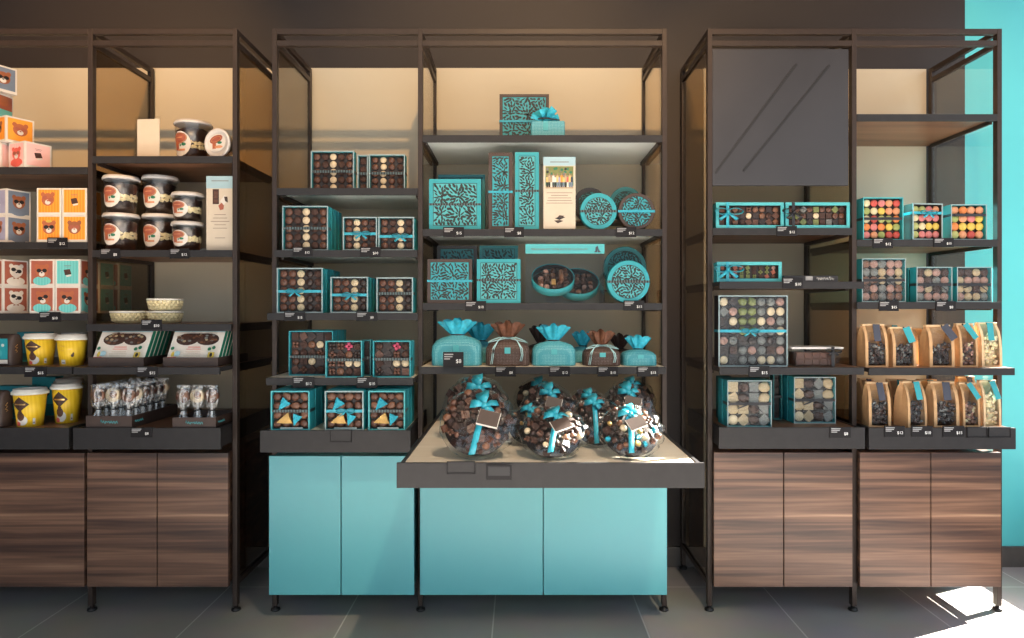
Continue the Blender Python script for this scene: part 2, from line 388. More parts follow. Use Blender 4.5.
SH = {}
def shelf(key, rk, xs, bay, py, Yf, top, under, lip_h=.029, x0=None, x1=None):
    a, b = xs[bay], xs[bay + 1]
    z = PZ(py, Yf); SH[key] = (z + .0003, Yf)
    l = a + PW / 2 if x0 is None else x0; r_ = b - PW / 2 if x1 is None else x1
    bl, br = max(l, a + PW / 2) + .001, min(r_, b - PW / 2) - .001
    ox = xs[0]
    g = mb(top); g.add([(bl - ox, Yf + .012, z), (br - ox, Yf + .012, z), (br - ox, .486, z), (bl - ox, .486, z)], [(0, 1, 2, 3)])
    g.use(under).add([(bl - ox, Yf + .012, z - .018), (br - ox, Yf + .012, z - .018), (br - ox, .486, z - .018), (bl - ox, .486, z - .018)], [(3, 2, 1, 0)])
    g.use('lip').add([(bl - ox, Yf + .012, z), (br - ox, Yf + .012, z), (br - ox, .486, z), (bl - ox, .486, z), (bl - ox, Yf + .012, z - .018), (br - ox, Yf + .012, z - .018), (br - ox, .486, z - .018), (bl - ox, .486, z - .018)],
                     [(0, 4, 5, 1), (1, 5, 6, 2), (2, 6, 7, 3), (3, 7, 4, 0)])
    o = g.build('shelf', rk)
    ll, lr = (l, r_)
    e = mb('lip'); e.box(ll - ox, lr - ox, Yf, Yf + .012, z - lip_h, z)
    e.build('shelf_edge', o, bevel=.001)
    for xx in (bl, br - .012): mb('frame').box(xx - ox, xx - ox + .012, .03, .44, z - .034, z - .0185).build('shelf_bracket', o)
    return o
W, C = 'walnut_shelf', 'cream'
shelf('L1A', rl, XL, 0, 167, -.001, W, W); shelf('L1B', rl, XL, 0, 242, -.001, W, W)
shelf('L1C', rl, XL, 0, 313.5, -.001, W, W); shelf('L1D', rl, XL, 0, 367, -.10, W, W)
shelf('L2A', rl, XL, 1, 156, -.001, W, W); shelf('L2B', rl, XL, 1, 250, -.001, W, W)
shelf('L2C', rl, XL, 1, 324, -.035, W, W, x0=PX(86, -.035), x1=PX(231, -.035)); shelf('L2D', rl, XL, 1, 367.3, -.12, W, W)
shelf('M1A', rm, XM, 0, 188, -.001, C, 'white_under'); shelf('M1B', rm, XM, 0, 250, -.05, C, 'white_under', x0=PX(274, -.05), x1=PX(417.5, -.05))
shelf('M1C', rm, XM, 0, 313, -.06, C, 'white_under', x0=PX(267, -.06), x1=PX(417.8, -.06)); shelf('M1D', rm, XM, 0, 378, -.12, C, 'white_under')
shelf('M2A', rm, XM, 1, 135, -.001, C, 'white_under'); shelf('M2B', rm, XM, 1, 229, -.001, C, 'white_under')
shelf('M2C', rm, XM, 1, 303, -.001, C, 'white_under', x0=PX(422.6, 0), x1=PX(662.2, 0)); shelf('M2D', rm, XM, 1, 367, -.06, C, 'white_under', x0=PX(419.5, -.06), x1=PX(666.5, -.06))
shelf('R1A', rr, XRR, 0, 228, -.001, W, W); shelf('R1B', rr, XRR, 0, 281.5, -.10, W, W)
shelf('R1C', rr, XRR, 0, 367.5, -.10, W, W)
shelf('R2A', rr, XRR, 1, 114, -.001, W, W); shelf('R2B', rr, XRR, 1, 239.5, -.001, W, W)
shelf('R2C', rr, XRR, 1, 302, -.03, W, W, x0=PX(857, -.03), x1=PX(1002, -.03)); shelf('R2D', rr, XRR, 1, 368, -.10, W, W)
# dark flap panel of the right rack
pz0, pz1 = PZ(185.5, .004), PZ(49, .004)
px0, px1 = XRR[0] + PW / 2 + .001, PX(848.5, .004)
pan = mb('frame').use(base_mat('panel_lacquer', (.036, .033, .036), .36, scale=4)).box(px0 - XRR[0], px1 - XRR[0], .004, .022, pz0, pz1).build('front_panel', rr, bevel=.0015)
for (a, b, c, d) in ((715.6, 173, 797, 64), (743.7, 171, 830, 65)):
    p0 = Vector((PX(a, 0) - XRR[0], .003, PZ(b, 0))); p1 = Vector((PX(c, 0) - XRR[0], .003, PZ(d, 0)))
    dr = (p1 - p0).normalized()
    mb('black').strip([p0, p1], dr.cross(Vector((0, 1, 0))), .009, .004).build('groove', pan)

# ------------------------------------------------------------------ trays (pulled-out counters) and cabinets
def tray(key, label, x0, x1, py, Yf, top, hh=.085):
    z = PZ(py, Yf); SH[key] = (z - .0037, Yf)
    t = thing('display_tray', label, 'display tray', (x0, Yf, z - hh)); wd = x1 - x0; dp = .44 - Yf
    mb(top).box(.022, wd - .022, .0125, dp, hh - .022, hh - .004).build('tray_board', t)
    mb('lip').box(0, wd, 0, .012, 0, hh).build('front_edge', t, bevel=.001)
    for xx in (.0095, wd - .0215): mb('lip').box(xx, xx + .012, .0125, dp, .004, hh - .001).build('side_edge', t, bevel=.001)
    return t
tray('TL1', 'dark edged walnut tray under the lower pair of yellow cups', -2.78, PX(68.5, -.12), 428, -.12, W)
tray('TL2', 'dark edged walnut tray under the wrapped lollipops', PX(73, -.12), PX(220.5, -.12), 428, -.12, W)
tray('TM1', 'dark grey edged pale tray under three turquoise sided boxes with foil sweets', PX(260, -.19), PX(410.5, -.19), 430.5, -.19, C)
tray('TM2', 'wide grey edged pale tray pulled far out under the cellophane bundles', PX(396.5, -.70), PX(704.5, -.70), 463, -.70, C, .078)
tray('TR1', 'dark edged walnut tray under two film wrapped boxes, left half of right rack', PX(719, -.10), PX(865, -.10), 427.5, -.10, W)
tray('TR2', 'dark edged walnut tray under the lower row of kraft paper bags', PX(869, -.10), PX(1016, -.10), 428, -.10, W)

def cabinet(label, x0, x1, zt, zb, Yf, split, mat, side, doors=2):
    c = thing('base_cabinet', label, 'cabinet', (x0, Yf, zb)); wd = x1 - x0; h = zt - zb
    mb(side).box(.012, wd - .012, .022, .43 - Yf, .002, h - .002).build('cabinet_body', c, bevel=.001)
    xs = [0] + [s - x0 for s in split] + [wd]
    for a, b in zip(xs[:-1], xs[1:]):
        mb(mat).box(a + (.0 if a == 0 else .0022), b - (.0 if b == wd else .0022), 0, .0195, 0, h).build('door', c, bevel=.0012)
    return c
cabinet('turquoise two door cabinet under the narrow bay of the middle rack', PX(269, -.10), PX(414, -.10), PZ(456, -.10), PZ(595, -.10), -.10, [PX(341, -.10)], 'teal_door', 'teal_side')
cabinet('wide turquoise cabinet under the pulled out bundle tray', PX(420, -.10), PX(667, -.10), PZ(456, -.10), PZ(595, -.10), -.10, [PX(543.2, -.10)], 'teal_door', 'teal_side')
cabinet('walnut cabinet cut off by the left edge of the photo', -2.78, PX(84, -.04), PZ(453, -.04), PZ(587, -.04), -.04, [PX(84, -.04) - .5], 'walnut', 'walnut')
cabinet('walnut two door cabinet under the lollipop tray', PX(87, -.04), PX(228, -.04), PZ(453, -.04), PZ(587, -.04), -.04, [PX(157, -.04)], 'walnut', 'walnut')
cabinet('walnut two door cabinet between turquoise cabinet and the kraft bag bay', PX(714, -.03), PX(852.5, -.03), PZ(452.5, -.03), PZ(587, -.03), -.03, [PX(783.8, -.03)], 'walnut', 'walnut')
cabinet('walnut two door cabinet under the kraft bags beside turquoise wall', PX(860, -.03), PX(1001, -.03), PZ(452.5, -.03), PZ(587, -.03), -.03, [PX(931, -.03)], 'walnut', 'walnut')

# ------------------------------------------------------------------ ribbons, bows
def bow(parent, m, x, y, z, s, tails=True, name='bow', rot=0.):
    b = mb(m, True); Rm = Matrix.Rotation(rot, 3, 'Y')
    def T(p): return tuple(Vector((x, y, z)) + Rm @ Vector(p))
    wd = Rm @ Vector((.25, 0, 1))
    for sg in (-1, 1):
        pts = []
        for k in range(13):
            a = -PI + 2 * PI * k / 12
            pts.append(T((sg * s * .5 * (1 + math.cos(a)), -s * .08 - s * .20 * abs(math.sin(a / 2 + PI / 2)) * (1 if k < 7 else .35), s * .22 * math.sin(a) + s * .05)))
        b.strip(pts, (0, 1, .35), [s * (.12 + .22 * math.sin(PI * k / 12)) for k in range(13)], .0012)
        if tails:
            b.strip([T((0, -s * .08, 0)), T((sg * s * .25, -s * .2, -s * .28)), T((sg * s * .62, -s * .16, -s * .55))], T((1, 0, .9)) and Rm @ Vector((sg * .8, 0, .6)), [s * .13, s * .2, s * .24], .0012)
    b.ell(T((0, -s * .1, 0)), (s * .13, s * .1, s * .13), 10, 6)
    return b.build(name, parent)
def band(parent, m, w, d, z, hh=.011, sag=0., name='ribbon_band'):
    b = mb(m); e = .0014
    b.box(-w / 2 - e, w / 2 + e, -e, 0.0002, z - hh / 2, z + hh / 2); b.box(-w / 2 - e, w / 2 + e, d - .0002, d + e, z - hh / 2, z + hh / 2)
    for sg in (-1, 1): b.box(*sorted((sg * w / 2, sg * (w / 2 + e))), 0, d, z - hh / 2, z + hh / 2)
    return b.build(name, parent)

# ------------------------------------------------------------------ chocolates (shared meshes)
CM = {}
def choc_mesh(shape, m):
    k = (shape, m)
    if k in CM: return CM[k]
    b = mb(m, True)
    if shape == 'ball': b.ell((0, 0, 0), (1, .8, 1), 14, 9)
    elif shape == 'dome':
        b.lathe([(1, 0), (1, -.15), (.95, -.4), (.78, -.68), (.45, -.86), (.12, -.93)], 16, (0, .3, 0), 'y')
        b.lathe([(.34, -.86), (.3, -1.0), (.1, -1.05)], 10, (0, .3, 0), 'y')
    elif shape == 'square':
        b.smooth = False; b.box(-.9, .9, -.45, .5, -.9, .9); b.tube([(-.7, -.5, -.4), (.7, -.5, -.1)], .1, 5); b.tube([(-.7, -.5, .1), (.7, -.5, .4)], .1, 5)
    elif shape == 'cluster':
        for dx, dz in ((-.45, -.45), (.45, -.45), (-.45, .45), (.45, .45)): b.ell((dx, -.1, dz), (.48, .5, .48), 10, 6)
    elif shape == 'rock': b.ell((0, 0, 0), (1, .85, .8), 10, 7, .16)
    elif shape == 'cone':
        N = 18; pr = [(.95, .8), (.75, .3), (.4, -.4), (.06, -1)]
        rows = [[(r * (1 + .16 * (-1) ** i) * math.cos(2 * PI * i / N), -r * .4 * (1 + .1 * (-1) ** i) + .3 if 0 else r * .55 * math.sin(2 * PI * i / N), h) for i in range(N)] for r, h in pr]
        b.smooth = False; b.grid(rows, True, True, True)
    me = b.mesh('chocolate'); CM[k] = me; return me

def shell(m, w, h, d, t=.0035):
    b = mb(m); b.box(-w / 2, w / 2, d - t, d, 0, h); b.box(-w / 2, -w / 2 + t, 0, d - t, 0, h); b.box(w / 2 - t, w / 2, 0, d - t, 0, h)
    b.box(-w / 2 + t, w / 2 - t, 0, d - t, 0, t); b.box(-w / 2 + t, w / 2 - t, 0, d - t, h - t, h); return b
def fit(key, p0, p1, top, Y):
    z = SH[key][0]
    return (PX((p0 + p1) / 2, Y), Y, z), PL(p1 - p0, Y), PZ(top, Y) - z

def choc_box(key, p0, p1, top, Y, label, cols, rows, pick, ribbon=None, bowm=None, bowx=0., d=.045, film=False, side='teal', rim='rim_grey', group=None, rz=0., behind=0, bz=.5, rimw=.0045, short=None, fill=.45, name='chocolate_box', gap=.011, bhm=None, cat='chocolate box', bh=0., flat=.55):
    loc, w, h = fit(key, p0, p1, top, Y)
    t = thing(name, label, cat, loc, rz, group)
    shell(side, w, h, d).build('box_body', t, bevel=.0008)
    f = mb(rim)
    f.box(-w / 2 - .0005, w / 2 + .0005, -.002, .0, 0, rimw); f.box(-w / 2 - .0005, w / 2 + .0005, -.002, .0, h - rimw, h + .0005)
    f.box(-w / 2 - .0005, -w / 2 + rimw, -.002, 0, rimw, h - rimw); f.box(w / 2 - rimw, w / 2 + .0005, -.002, 0, rimw, h - rimw)
    f.build('front_rim', t)
    mb('insert').box(-w / 2 + .0036, w / 2 - .0036, .021, .03, .0036, h - .0036).build('insert_tray', t)
    m0 = max(rimw, .004) + .001; cw, ch = (w - 2 * m0) / cols, (h - 2 * m0) / rows
    for i in range(cols):
        for j in range(rows):
            sm = pick(i, j)
            if not sm: continue
            s = min(cw, ch) * fill * sm[2] if len(sm) > 2 else min(cw, ch) * fill
            yy = .0205 - s * flat * (.8 if sm[0] != 'square' else .5)
            inst('chocolate', choc_mesh(sm[0], sm[1]), t, (-w / 2 + m0 + cw * (i + .5) + random.uniform(-.0008, .0008), max(yy, .012), m0 + ch * (j + .5)), (0, random.choice((0, 0, R(45), R(-30))) if sm[0] != 'dome' else 0, 0), (s, min(s * flat, .0115), s))
    if film: mb('film').box(-w / 2 + .002, w / 2 - .002, -.0008, 0, .002, h - .002).build('window_film', t)
    if ribbon:
        band(t, ribbon, w, d, h * bz)
        if bowm: bow(t, bowm, bowx * w, -.003, h * bz, .036)
        else: 
            b = mb(ribbon); b.box(bowx * w - .016, bowx * w + .016, -.004, -.0015, h * bz - .004, h * bz + .006); b.build('ribbon_knot', t)
    sh = short or label
    for k in range(behind):
        yb = Y + (d + gap) * (k + 1)
        hb = h + bh
        tt = thing(name, '%s sided box standing %s behind the %s' % (bhm or ('deep turquoise' if k else 'turquoise'), ORD[k], sh), cat, (loc[0] + math.sin(-rz) * (d + gap) * (k + 1), yb, loc[2]), rz, group)
        shell(side, w, hb, d).build('box_body', tt, bevel=.0008)
        mb(rim).box(-w / 2 + .0036, w / 2 - .0036, 0, .002, hb - .008, hb - .0036).build('front_rim', tt)
        mb('insert').box(-w / 2 + .0036, w / 2 - .0036, .01, .02, .0036, hb - .0036).build('insert_tray', tt)
    return t
ORD = ['directly', 'second', 'third', 'fourth', 'fifth']
def truffles(white_col, dk=('milk', 'cocoa', 'dark', 'milk2')):
    order = [('ball', 'milk'), ('ball', 'cocoa'), ('ball', 'milk'), ('ball', 'milk'), ('ball', 'cocoa'), ('ball', 'dark')]
    return lambda i, j: ('ball', 'white') if i == white_col else order[(i * 1 + (j % 2) * 0 + (i // 2)) % 6]
def swirls(white_col):
    order = [('dome', 'cocoa'), ('dome', 'milk'), ('dome', 'milk'), ('dome', 'milk2'), ('dome', 'dark')]
    return lambda i, j: ('dome', 'white_dk') if i == white_col else order[(i + 1) % 5]
def mixed(i, j):
    return random.choice([('square', 'dark'), ('square', 'milk'), ('cluster', 'milk'), ('dome', 'milk2'), ('ball', 'cocoa'), ('square', 'cocoa'), ('cluster', 'dark'), ('dome', 'milk')])
def mixed_pink(wc, pc):
    def g(i, j):
        if (i, j) == pc: return ('cluster', 'pinkc')
        if (i, j) in wc: return ('ball', 'white')
        return mixed(i, j)
    return g
G1 = 'ribbon tied chocolate boxes in the narrow bay of the middle rack'
MB1 = 'narrow bay of the middle rack'
choc_box('M1A', 311, 354, 151, .10, 'truffle box with five columns on the top shelf of narrow middle bay, left one', 5, 5, truffles(2), 'ribbon_d', None, .2, group=G1)
choc_box('M1A', 357.5, 368, 155, .115, 'dark narrow looking truffle box tucked behind the four column box on top shelf', 1, 4, lambda i, j: ('ball', 'cocoa'), 'ribbon_d', None, 0, group=G1)
choc_box('M1A', 369, 405, 154.5, .10, 'four column truffle box with one white column on the top shelf of narrow middle bay', 4, 5, truffles(1), 'ribbon_d', None, .1, group=G1)
choc_box('M1B', 282.5, 328, 206, -.02, 'five by five truffle box with a white middle column and dark printed ribbon', 5, 5, truffles(2), 'ribbon_d', None, .1, group=G1, behind=3, short='five by five truffle box on second shelf', rimw=.004)
choc_box('M1B', 343, 377, 217, -.02, 'four column truffle box with turquoise bow, left of the pair on second shelf', 4, 4, truffles(1), 'ribbon', 'ribbon', .05, group=G1, behind=2, short='left small truffle box on second shelf')
choc_box('M1B', 378.5, 414, 217, -.02, 'four column truffle box with turquoise bow, right of the pair on second shelf', 4, 4, truffles(2), 'ribbon', 'ribbon', .12, group=G1, behind=2, short='right small truffle box on second shelf', bz=.42)
choc_box('M1C', 277, 322.7, 268, -.03, 'five column swirl chocolate box with turquoise bow, biggest on third shelf', 5, 5, swirls(2), 'ribbon', 'ribbon', -.1, group=G1, behind=4, short='biggest swirl chocolate box', bz=.48)
choc_box('M1C', 330.7, 368, 277, -.03, 'four column swirl chocolate box with a turquoise bow in the middle of third shelf', 4, 4, swirls(2), 'ribbon', 'ribbon', .05, group=G1, behind=3, short='middle swirl chocolate box', bz=.5)
choc_box('M1C', 376.6, 413, 277.5, -.03, 'four column swirl chocolate box without turquoise bow at right of third shelf', 4, 4, swirls(2), 'ribbon_d', None, .1, group=G1, behind=1, short='right swirl chocolate box', bz=.55)
choc_box('M1D', 289, 333, 331, -.02, 'large assorted chocolate box with one white truffle on fourth shelf, left', 5, 5, mixed_pink([(3, 3), (2, 1)], None), 'ribbon_d', None, .1, group=G1, behind=3, short='large assorted box with white truffle', rim='teal', rimw=.0035, bz=.42)
choc_box('M1D', 325.7, 362, 341, -.10, 'assorted chocolate box with a pink piece in front of large box, centre of fourth shelf', 4, 4, mixed_pink([(2, 1), (3, 1)], (2, 3)), 'ribbon_d', None, -.05, group=G1, side='teal', rim='teal_light', rimw=.0035, d=.04, bz=.48)
choc_box('M1D', 373, 410.5, 341, -.10, 'assorted chocolate box with a pink piece at right end of fourth shelf', 4, 4, mixed_pink([(3, 1), (2, 1)], (2, 3)), 'ribbon_d', None, .05, group=G1, rim='teal', rimw=.0035, behind=1, short='right assorted box with pink piece', bz=.5)
choc_box('M1D', 361.5, 371, 340, -.035, 'dark narrow edge of an assorted box between the two pink piece boxes', 1, 4, lambda i, j: ('square', 'dark'), 'ribbon_d', None, 0, group=G1, rim='teal_dark')
def foil_box(p0, p1, label, ribbon, bowm, rim, beh, short):
    def pk(i, j): return ('rock', random.choice(['milk', 'milk2', 'milk']), 1.05)
    t = choc_box('TM1', p0, p1, 391, -.165, label, 4, 4, pk, ribbon, bowm, .05, d=.07, film=False, rim=rim, group=G1, behind=beh, short=short, rimw=.0045, bz=.49, fill=.5)
    w = PL(p1 - p0, -.165); h = PZ(391, -.165) - SH['TM1'][0]
    for (m, x, z, ry, s) in (('foil_t', -.17, .66, 40, .03), ('gold', -.14, .27, 70, .034), ('foil_t', .16, .28, 20, .027)):
        inst('wrapped_sweet', choc_mesh('cone', m), t, (x * w, -.006, z * h), (0, R(ry), 0), (s * .62, .014, s * .9))
    mb('rim_grey').box(-w * .25, w * .33, -.004, -.0022, .005, .012).build('label_strip', t)
    return t
foil_box(271, 309.5, 'box of foil wrapped sweets with dark ribbon at left of pale tray', 'ribbon_d', None, 'teal_light', 2, 'left foil sweets box on pale tray')
foil_box(325, 363.5, 'box of foil wrapped sweets with turquoise bow in middle of pale tray', 'ribbon', 'ribbon', 'rim_grey', 2, 'middle foil sweets box on pale tray')
foil_box(368.5, 405, 'box of foil wrapped sweets with dark ribbon at right of pale tray', 'ribbon_d', None, 'teal_light', 2, 'right foil sweets box on pale tray')

# ------------------------------------------------------------------ lattice gift boxes
def leaves(b, inside, n, ln, y, seed, m):
    rnd = random.Random(seed); b.use(m); pts = []
    x0, x1, z0, z1 = inside[1]
    tries = 0
    while len(pts) < n and tries < n * 90:
        tries += 1
        x, z = rnd.uniform(x0, x1), rnd.uniform(z0, z1)
        if not inside[0](x, z): continue
        if any((x - a) ** 2 + (z - c) ** 2 < (ln * .47) ** 2 for a, c in pts): continue
        pts.append((x, z))
        # leaves radiate from hidden spray centres
        cx = round(x / (ln * 3)) * ln * 3 + ln * .7; cz = round(z / (ln * 3)) * ln * 3 - ln * .5
        a = math.atan2(z - cz, x - cx) + rnd.uniform(-.35, .35)
        L, wd = ln * rnd.uniform(.32, .54), ln * rnd.uniform(.12, .24)
        ca, sa = math.cos(a), math.sin(a)
        poly = [(-L, 0), (-L * .4, -wd), (L * .3, -wd * .9), (L, 0), (L * .3, wd * .9), (-L * .4, wd)]
        b.add([(x + u * ca - v * sa, y, z + u * sa + v * ca) for u, v in poly], [tuple(range(6))])
def lattice_box(key, p0, p1, top, Y, label, frame, d=.06, fw=.014, bandm='ribbon_d', bz=.5, seed=1, n=90, ln=.022, panel='teal_light', leafm='leaf', bowm=None, group='turquoise leaf pattern gift boxes', lid=None):
    loc, w, h = fit(key, p0, p1, top, Y)
    t = thing('gift_box', label, 'gift box', loc, 0, group)
    mb(lid or frame).box(-w / 2 + .001, w / 2 - .001, .004, d, 0, h - .001).build('box_body', t, bevel=.001)
    f = mb(frame); f.box(-w / 2, w / 2, 0, .02, 0, fw); f.box(-w / 2, w / 2, 0, .02, h - fw, h); f.box(-w / 2, -w / 2 + fw, 0, .02, fw, h - fw); f.box(w / 2 - fw, w / 2, 0, .02, fw, h - fw)
    f.build('lid_frame', t, bevel=.0008)
    p = mb(panel); p.box(-w / 2 + fw, w / 2 - fw, .0022, .0038, fw, h - fw)
    leaves(p, (lambda x, z: True, (-w / 2 + fw + .008, w / 2 - fw - .008, fw + .008, h - fw - .008)), n, ln, .0016, seed, leafm)
    p.use(leafm)   # dark gap between frame and panel
    for (a, b_, c, e) in ((-w / 2 + fw, -w / 2 + fw + .002, fw, h - fw), (w / 2 - fw - .002, w / 2 - fw, fw, h - fw)): p.box(a, b_, .001, .0021, c, e)
    for zz in (fw, h - fw - .002): p.box(-w / 2 + fw, w / 2 - fw, .001, .0021, zz, zz + .002)
    p.build('leaf_panel', t)
    if bandm: band(t, bandm, w, d, h * bz, .009)
    if bowm: bow(t, bowm, 0, -.003, h * bz, .03)
    return t
lattice_box('M2A', 499.5, 549, 94, .16, 'brown framed leaf pattern gift box alone on the top shelf', 'brown_card', seed=3, bandm='ribbon', bz=.46, n=210, ln=.024, panel='teal', fw=.012)
lattice_box('M2B', 429, 481, 179, .03, 'large square turquoise leaf box at left of the second shelf, wide middle bay', 'teal', seed=4, n=237, ln=.025, fw=.017, panel='teal_light')
lattice_box('M2B', 438, 485, 174.5, .16, 'turquoise box coloured as shaded, standing behind the large square leaf box', 'teal_dark', seed=5, bandm=None, n=125, panel='teal_dark', leafm='leaf_shaded')
lattice_box('M2B', 488.5, 512.5, 152.5, .03, 'tall narrow brown framed leaf box on second shelf', 'brown_card', seed=6, bandm='ribbon', bz=.49, n=210, ln=.021, fw=.014, panel='teal')
lattice_box('M2B', 515, 539, 152, .03, 'tall narrow turquoise framed leaf box beside the white sign', 'teal', seed=7, n=210, ln=.021, fw=.016, panel='teal_light')
lattice_box('M2C', 427.3, 472, 259, .02, 'square brown framed leaf box at left end of third shelf', 'brown_card', seed=8, bandm='ribbon', bz=.5, n=237, ln=.021, fw=.012, panel='teal')
lattice_box('M2C', 476.8, 520.6, 259, .02, 'square turquoise framed leaf box beside the clear display case', 'teal', seed=9, n=237, ln=.021, fw=.015, panel='teal_light', bz=.52)
lattice_box('M2C', 437, 477, 245.5, .17, 'dark framed leaf box in shade behind the brown framed square box', 'black_card', seed=10, bandm=None, n=140, panel='teal_dark', leafm='leaf_shaded')
lattice_box('M2C', 479.5, 518, 245.5, .17, 'turquoise leaf box coloured as shaded behind turquoise framed square box', 'teal_dark', seed=11, bandm=None, n=140, panel='teal_dark', leafm='leaf_shaded')
def round_box(key, pc, pr, Y, label, frame, d=.055, bandm='ribbon_d', seed=1, n=154, panel='teal_light', leafm='leaf', zoff=0., fw=.018, tilt=0.):
    r = PL(pr, Y); loc = (PX(pc, Y), Y, SH[key][0] + zoff)
    t = thing('round_gift_box', label, 'round gift box', loc, 0, 'round turquoise leaf pattern gift boxes')
    b = mb(frame, True); b.lathe([(r * .985, 0.012), (r * .985, d)], 48, (0, 0, r), 'y'); b.build('box_body', t)
    f = mb(frame, False); f.lathe([(r - fw, .003), (r - fw, 0), (r - .002, 0), (r, .002), (r, .022), (r * .985, .022)], 48, (0, 0, r), 'y', False, False); f.build('lid_rim', t)
    p = mb(panel); p.lathe([(r - fw, .0025), (r - fw, .006)], 48, (0, 0, r), 'y')
    q = r - fw - .004
    leaves(p, (lambda x, z: x * x + (z - r) ** 2 < q * q, (-q, q, r - q, r + q)), n, .02, .0016, seed, leafm)
    p.use(leafm).lathe([(r - fw - .0025, .0022), (r - fw, .0022)], 48, (0, 0, r), 'y', False, False)
    p.build('leaf_panel', t)
    if bandm: 
        g = mb(bandm); g.box(-r - .001, r + .001, -.0015, .0, r - .005, r + .005); g.build('ribbon_band', t, (0, 0, 0))
        g = mb(bandm); g.box(-.02, .02, -.004, -.0016, r - .004, r + .006); g.build('ribbon_knot', t)
    return t
for key, a, c, Yr, hr, l in (('M2B', 572, 645, .15, .0555, 'dark riser block behind the round boxes of the second shelf'), ('M2C', 603, 648, .17, .06, 'dark riser block behind the large round box of third shelf')):
    x0, x1 = PX(a, Yr), PX(c, Yr)
    rs = thing('display_riser', l, 'riser', ((x0 + x1) / 2, Yr, SH[key][0]))
    ww = (x1 - x0) / 2
    mb('brown_card').box(-ww, ww, 0, .14, hr - .008, hr).build('riser_top', rs, bevel=.001)
    for sg in (-1, 1): mb('brown_card').box(*sorted((sg * ww, sg * (ww - .008))), 0, .14, 0, hr - .008).build('riser_leg', rs)
round_box('M2B', 598.5, 18.3, .02, 'front round turquoise rimmed leaf box beside the white sign', 'teal', seed=21)
round_box('M2B', 636.5, 18.3, .02, 'round brown rimmed leaf box at right end of second shelf', 'brown_card', seed=22, bandm='ribbon', panel='teal', fw=.012)
round_box('M2B', 590, 16.5, .16, 'dark round leaf box in shade behind the front turquoise round box', 'black_card', seed=23, bandm=None, panel='teal_dark', leafm='leaf_shaded', zoff=.056)
round_box('M2B', 626, 16.8, .16, 'turquoise round leaf box coloured as shaded behind the brown rimmed round box', 'teal_dark', seed=24, bandm=None, panel='teal_dark', leafm='leaf_shaded', zoff=.056)
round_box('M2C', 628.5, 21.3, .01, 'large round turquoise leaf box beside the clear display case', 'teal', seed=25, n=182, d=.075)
round_box('M2C', 625, 21.5, .18, 'turquoise round leaf box coloured as shaded behind the large round box of third shelf', 'teal_dark', seed=26, n=168, bandm=None, panel='teal_dark', leafm='leaf_shaded', zoff=.0605)

# small dotted pack with tulle bow on the top shelf
loc, w, h = fit('M2A', 531, 565, 120.5, .06)
t = thing('wrapped_gift', 'small dotted turquoise pack with tulle bow on the top shelf', 'gift', loc)
mb('dots_t').box(-w / 2, w / 2, 0, .07, 0, h).build('wrapped_box', t, bevel=.006)
b = mb('tulle_t', True)
for k in range(9):
    a = R(20 + 140 * k / 8); ln = .05 if k % 2 else .062
    b.strip([(-.01, .03, h), (-.01 + math.cos(a) * ln * .5, .03 - .012 * (k % 3), h + math.sin(a) * ln * .55), (-.01 + math.cos(a) * ln * 1.0, .03 - .02 * (k % 3), h + math.sin(a) * ln * .95)], (math.sin(a), .5, -math.cos(a)), [.006, .026, .036], .001)
b.ell((-.01, .02, h), (.012, .012, .01), 10, 6); b.build('tulle_bow', t)
mb('ribbon_k').strip([(-.06, .004, h + .006), (-.01, -.002, h + .01), (.05, .004, h + .003)], (0, .4, 1), [.004, .008, .003]).build('ribbon_tail', t)
mb('teal_light').box(-.02, .0, -.002, -.0003, h * .45, h * .95).build('sticker', t)

# ------------------------------------------------------------------ signs
def lines(b, w, zs, ws, y, t=.0022, m='ink'):
    b.use(m)
    for z, ww in zip(zs, ws): b.box(-ww * w / 2, ww * w / 2, y - .0004, y, z - t / 2, z + t / 2)
loc, w, h = fit('M2B', 542.5, 576.5, 156, -.0 + .015)
t = thing('info_sign', 'white upright sign with a group photo beside tall leaf boxes', 'sign', loc)
mb('paper').box(-w / 2 + .004, w / 2 - .004, .003, .0045, .003, h - .003).build('sign_card', t)
mb('acrylic').box(-w / 2, w / 2, .0055, .0075, 0, h).use('acrylic').box(-w / 2, w / 2, .008, .06, 0, .003).build('acrylic_holder', t)
p = mb('sky_paper'); p.box(-w / 2 + .004, w / 2 - .004, .0024, .0029, h * .87, h - .003); p.build('sign_header', t)
p = mb('green'); x0, x1, z0, z1 = -w * .41, w * .41, h * .56, h * .86
p.box(x0, x1, .002, .0028, z0, z1)
rnd = random.Random(5); cols = ['g_tan', 'coral', 'slate', 'white_card', 'pinkc', 'gold', 'slate_blue', 'orange', 'lilac']
mp = xz(x0, z0, x1 - x0, z1 - z0, .0018, .00003)
sh = [('r', 'g_olive', 0, 1, .55, 1)]
for k in range(22): sh.append(('e', rnd.choice(['green', 'g_olive', 'leaf', 'g_grey']), rnd.random() * .9 + .05, .6 + .35 * rnd.random(), .05, .06))
sh.append(('r', 'g_tan', 0, 1, 0, .12))
for k in range(13):
    u = .06 + .88 * k / 12; m = rnd.choice(cols); top = .5 + .08 * (k % 2)
    sh += [('r', rnd.choice(['slate', 'white_card', 'slate_blue', 'black']), u - .03, u + .03, .05, .3), ('r', m, u - .04, u + .04, .28, top), ('e', 'skin', u, top + .05, .024, .05)]
p.art(mp, sh); p.build('printed_photo', t)
p = mb('ink'); lines(p, w, [h * .92], [.55], .0022, .003); p.build('printed_title', t)
p = mb('ink'); lines(p, w, [h * .50, h * .465, h * .43, h * .395, h * .36], [.76, .5, .68, .72, .78], .003)
p.build('printed_text', t)
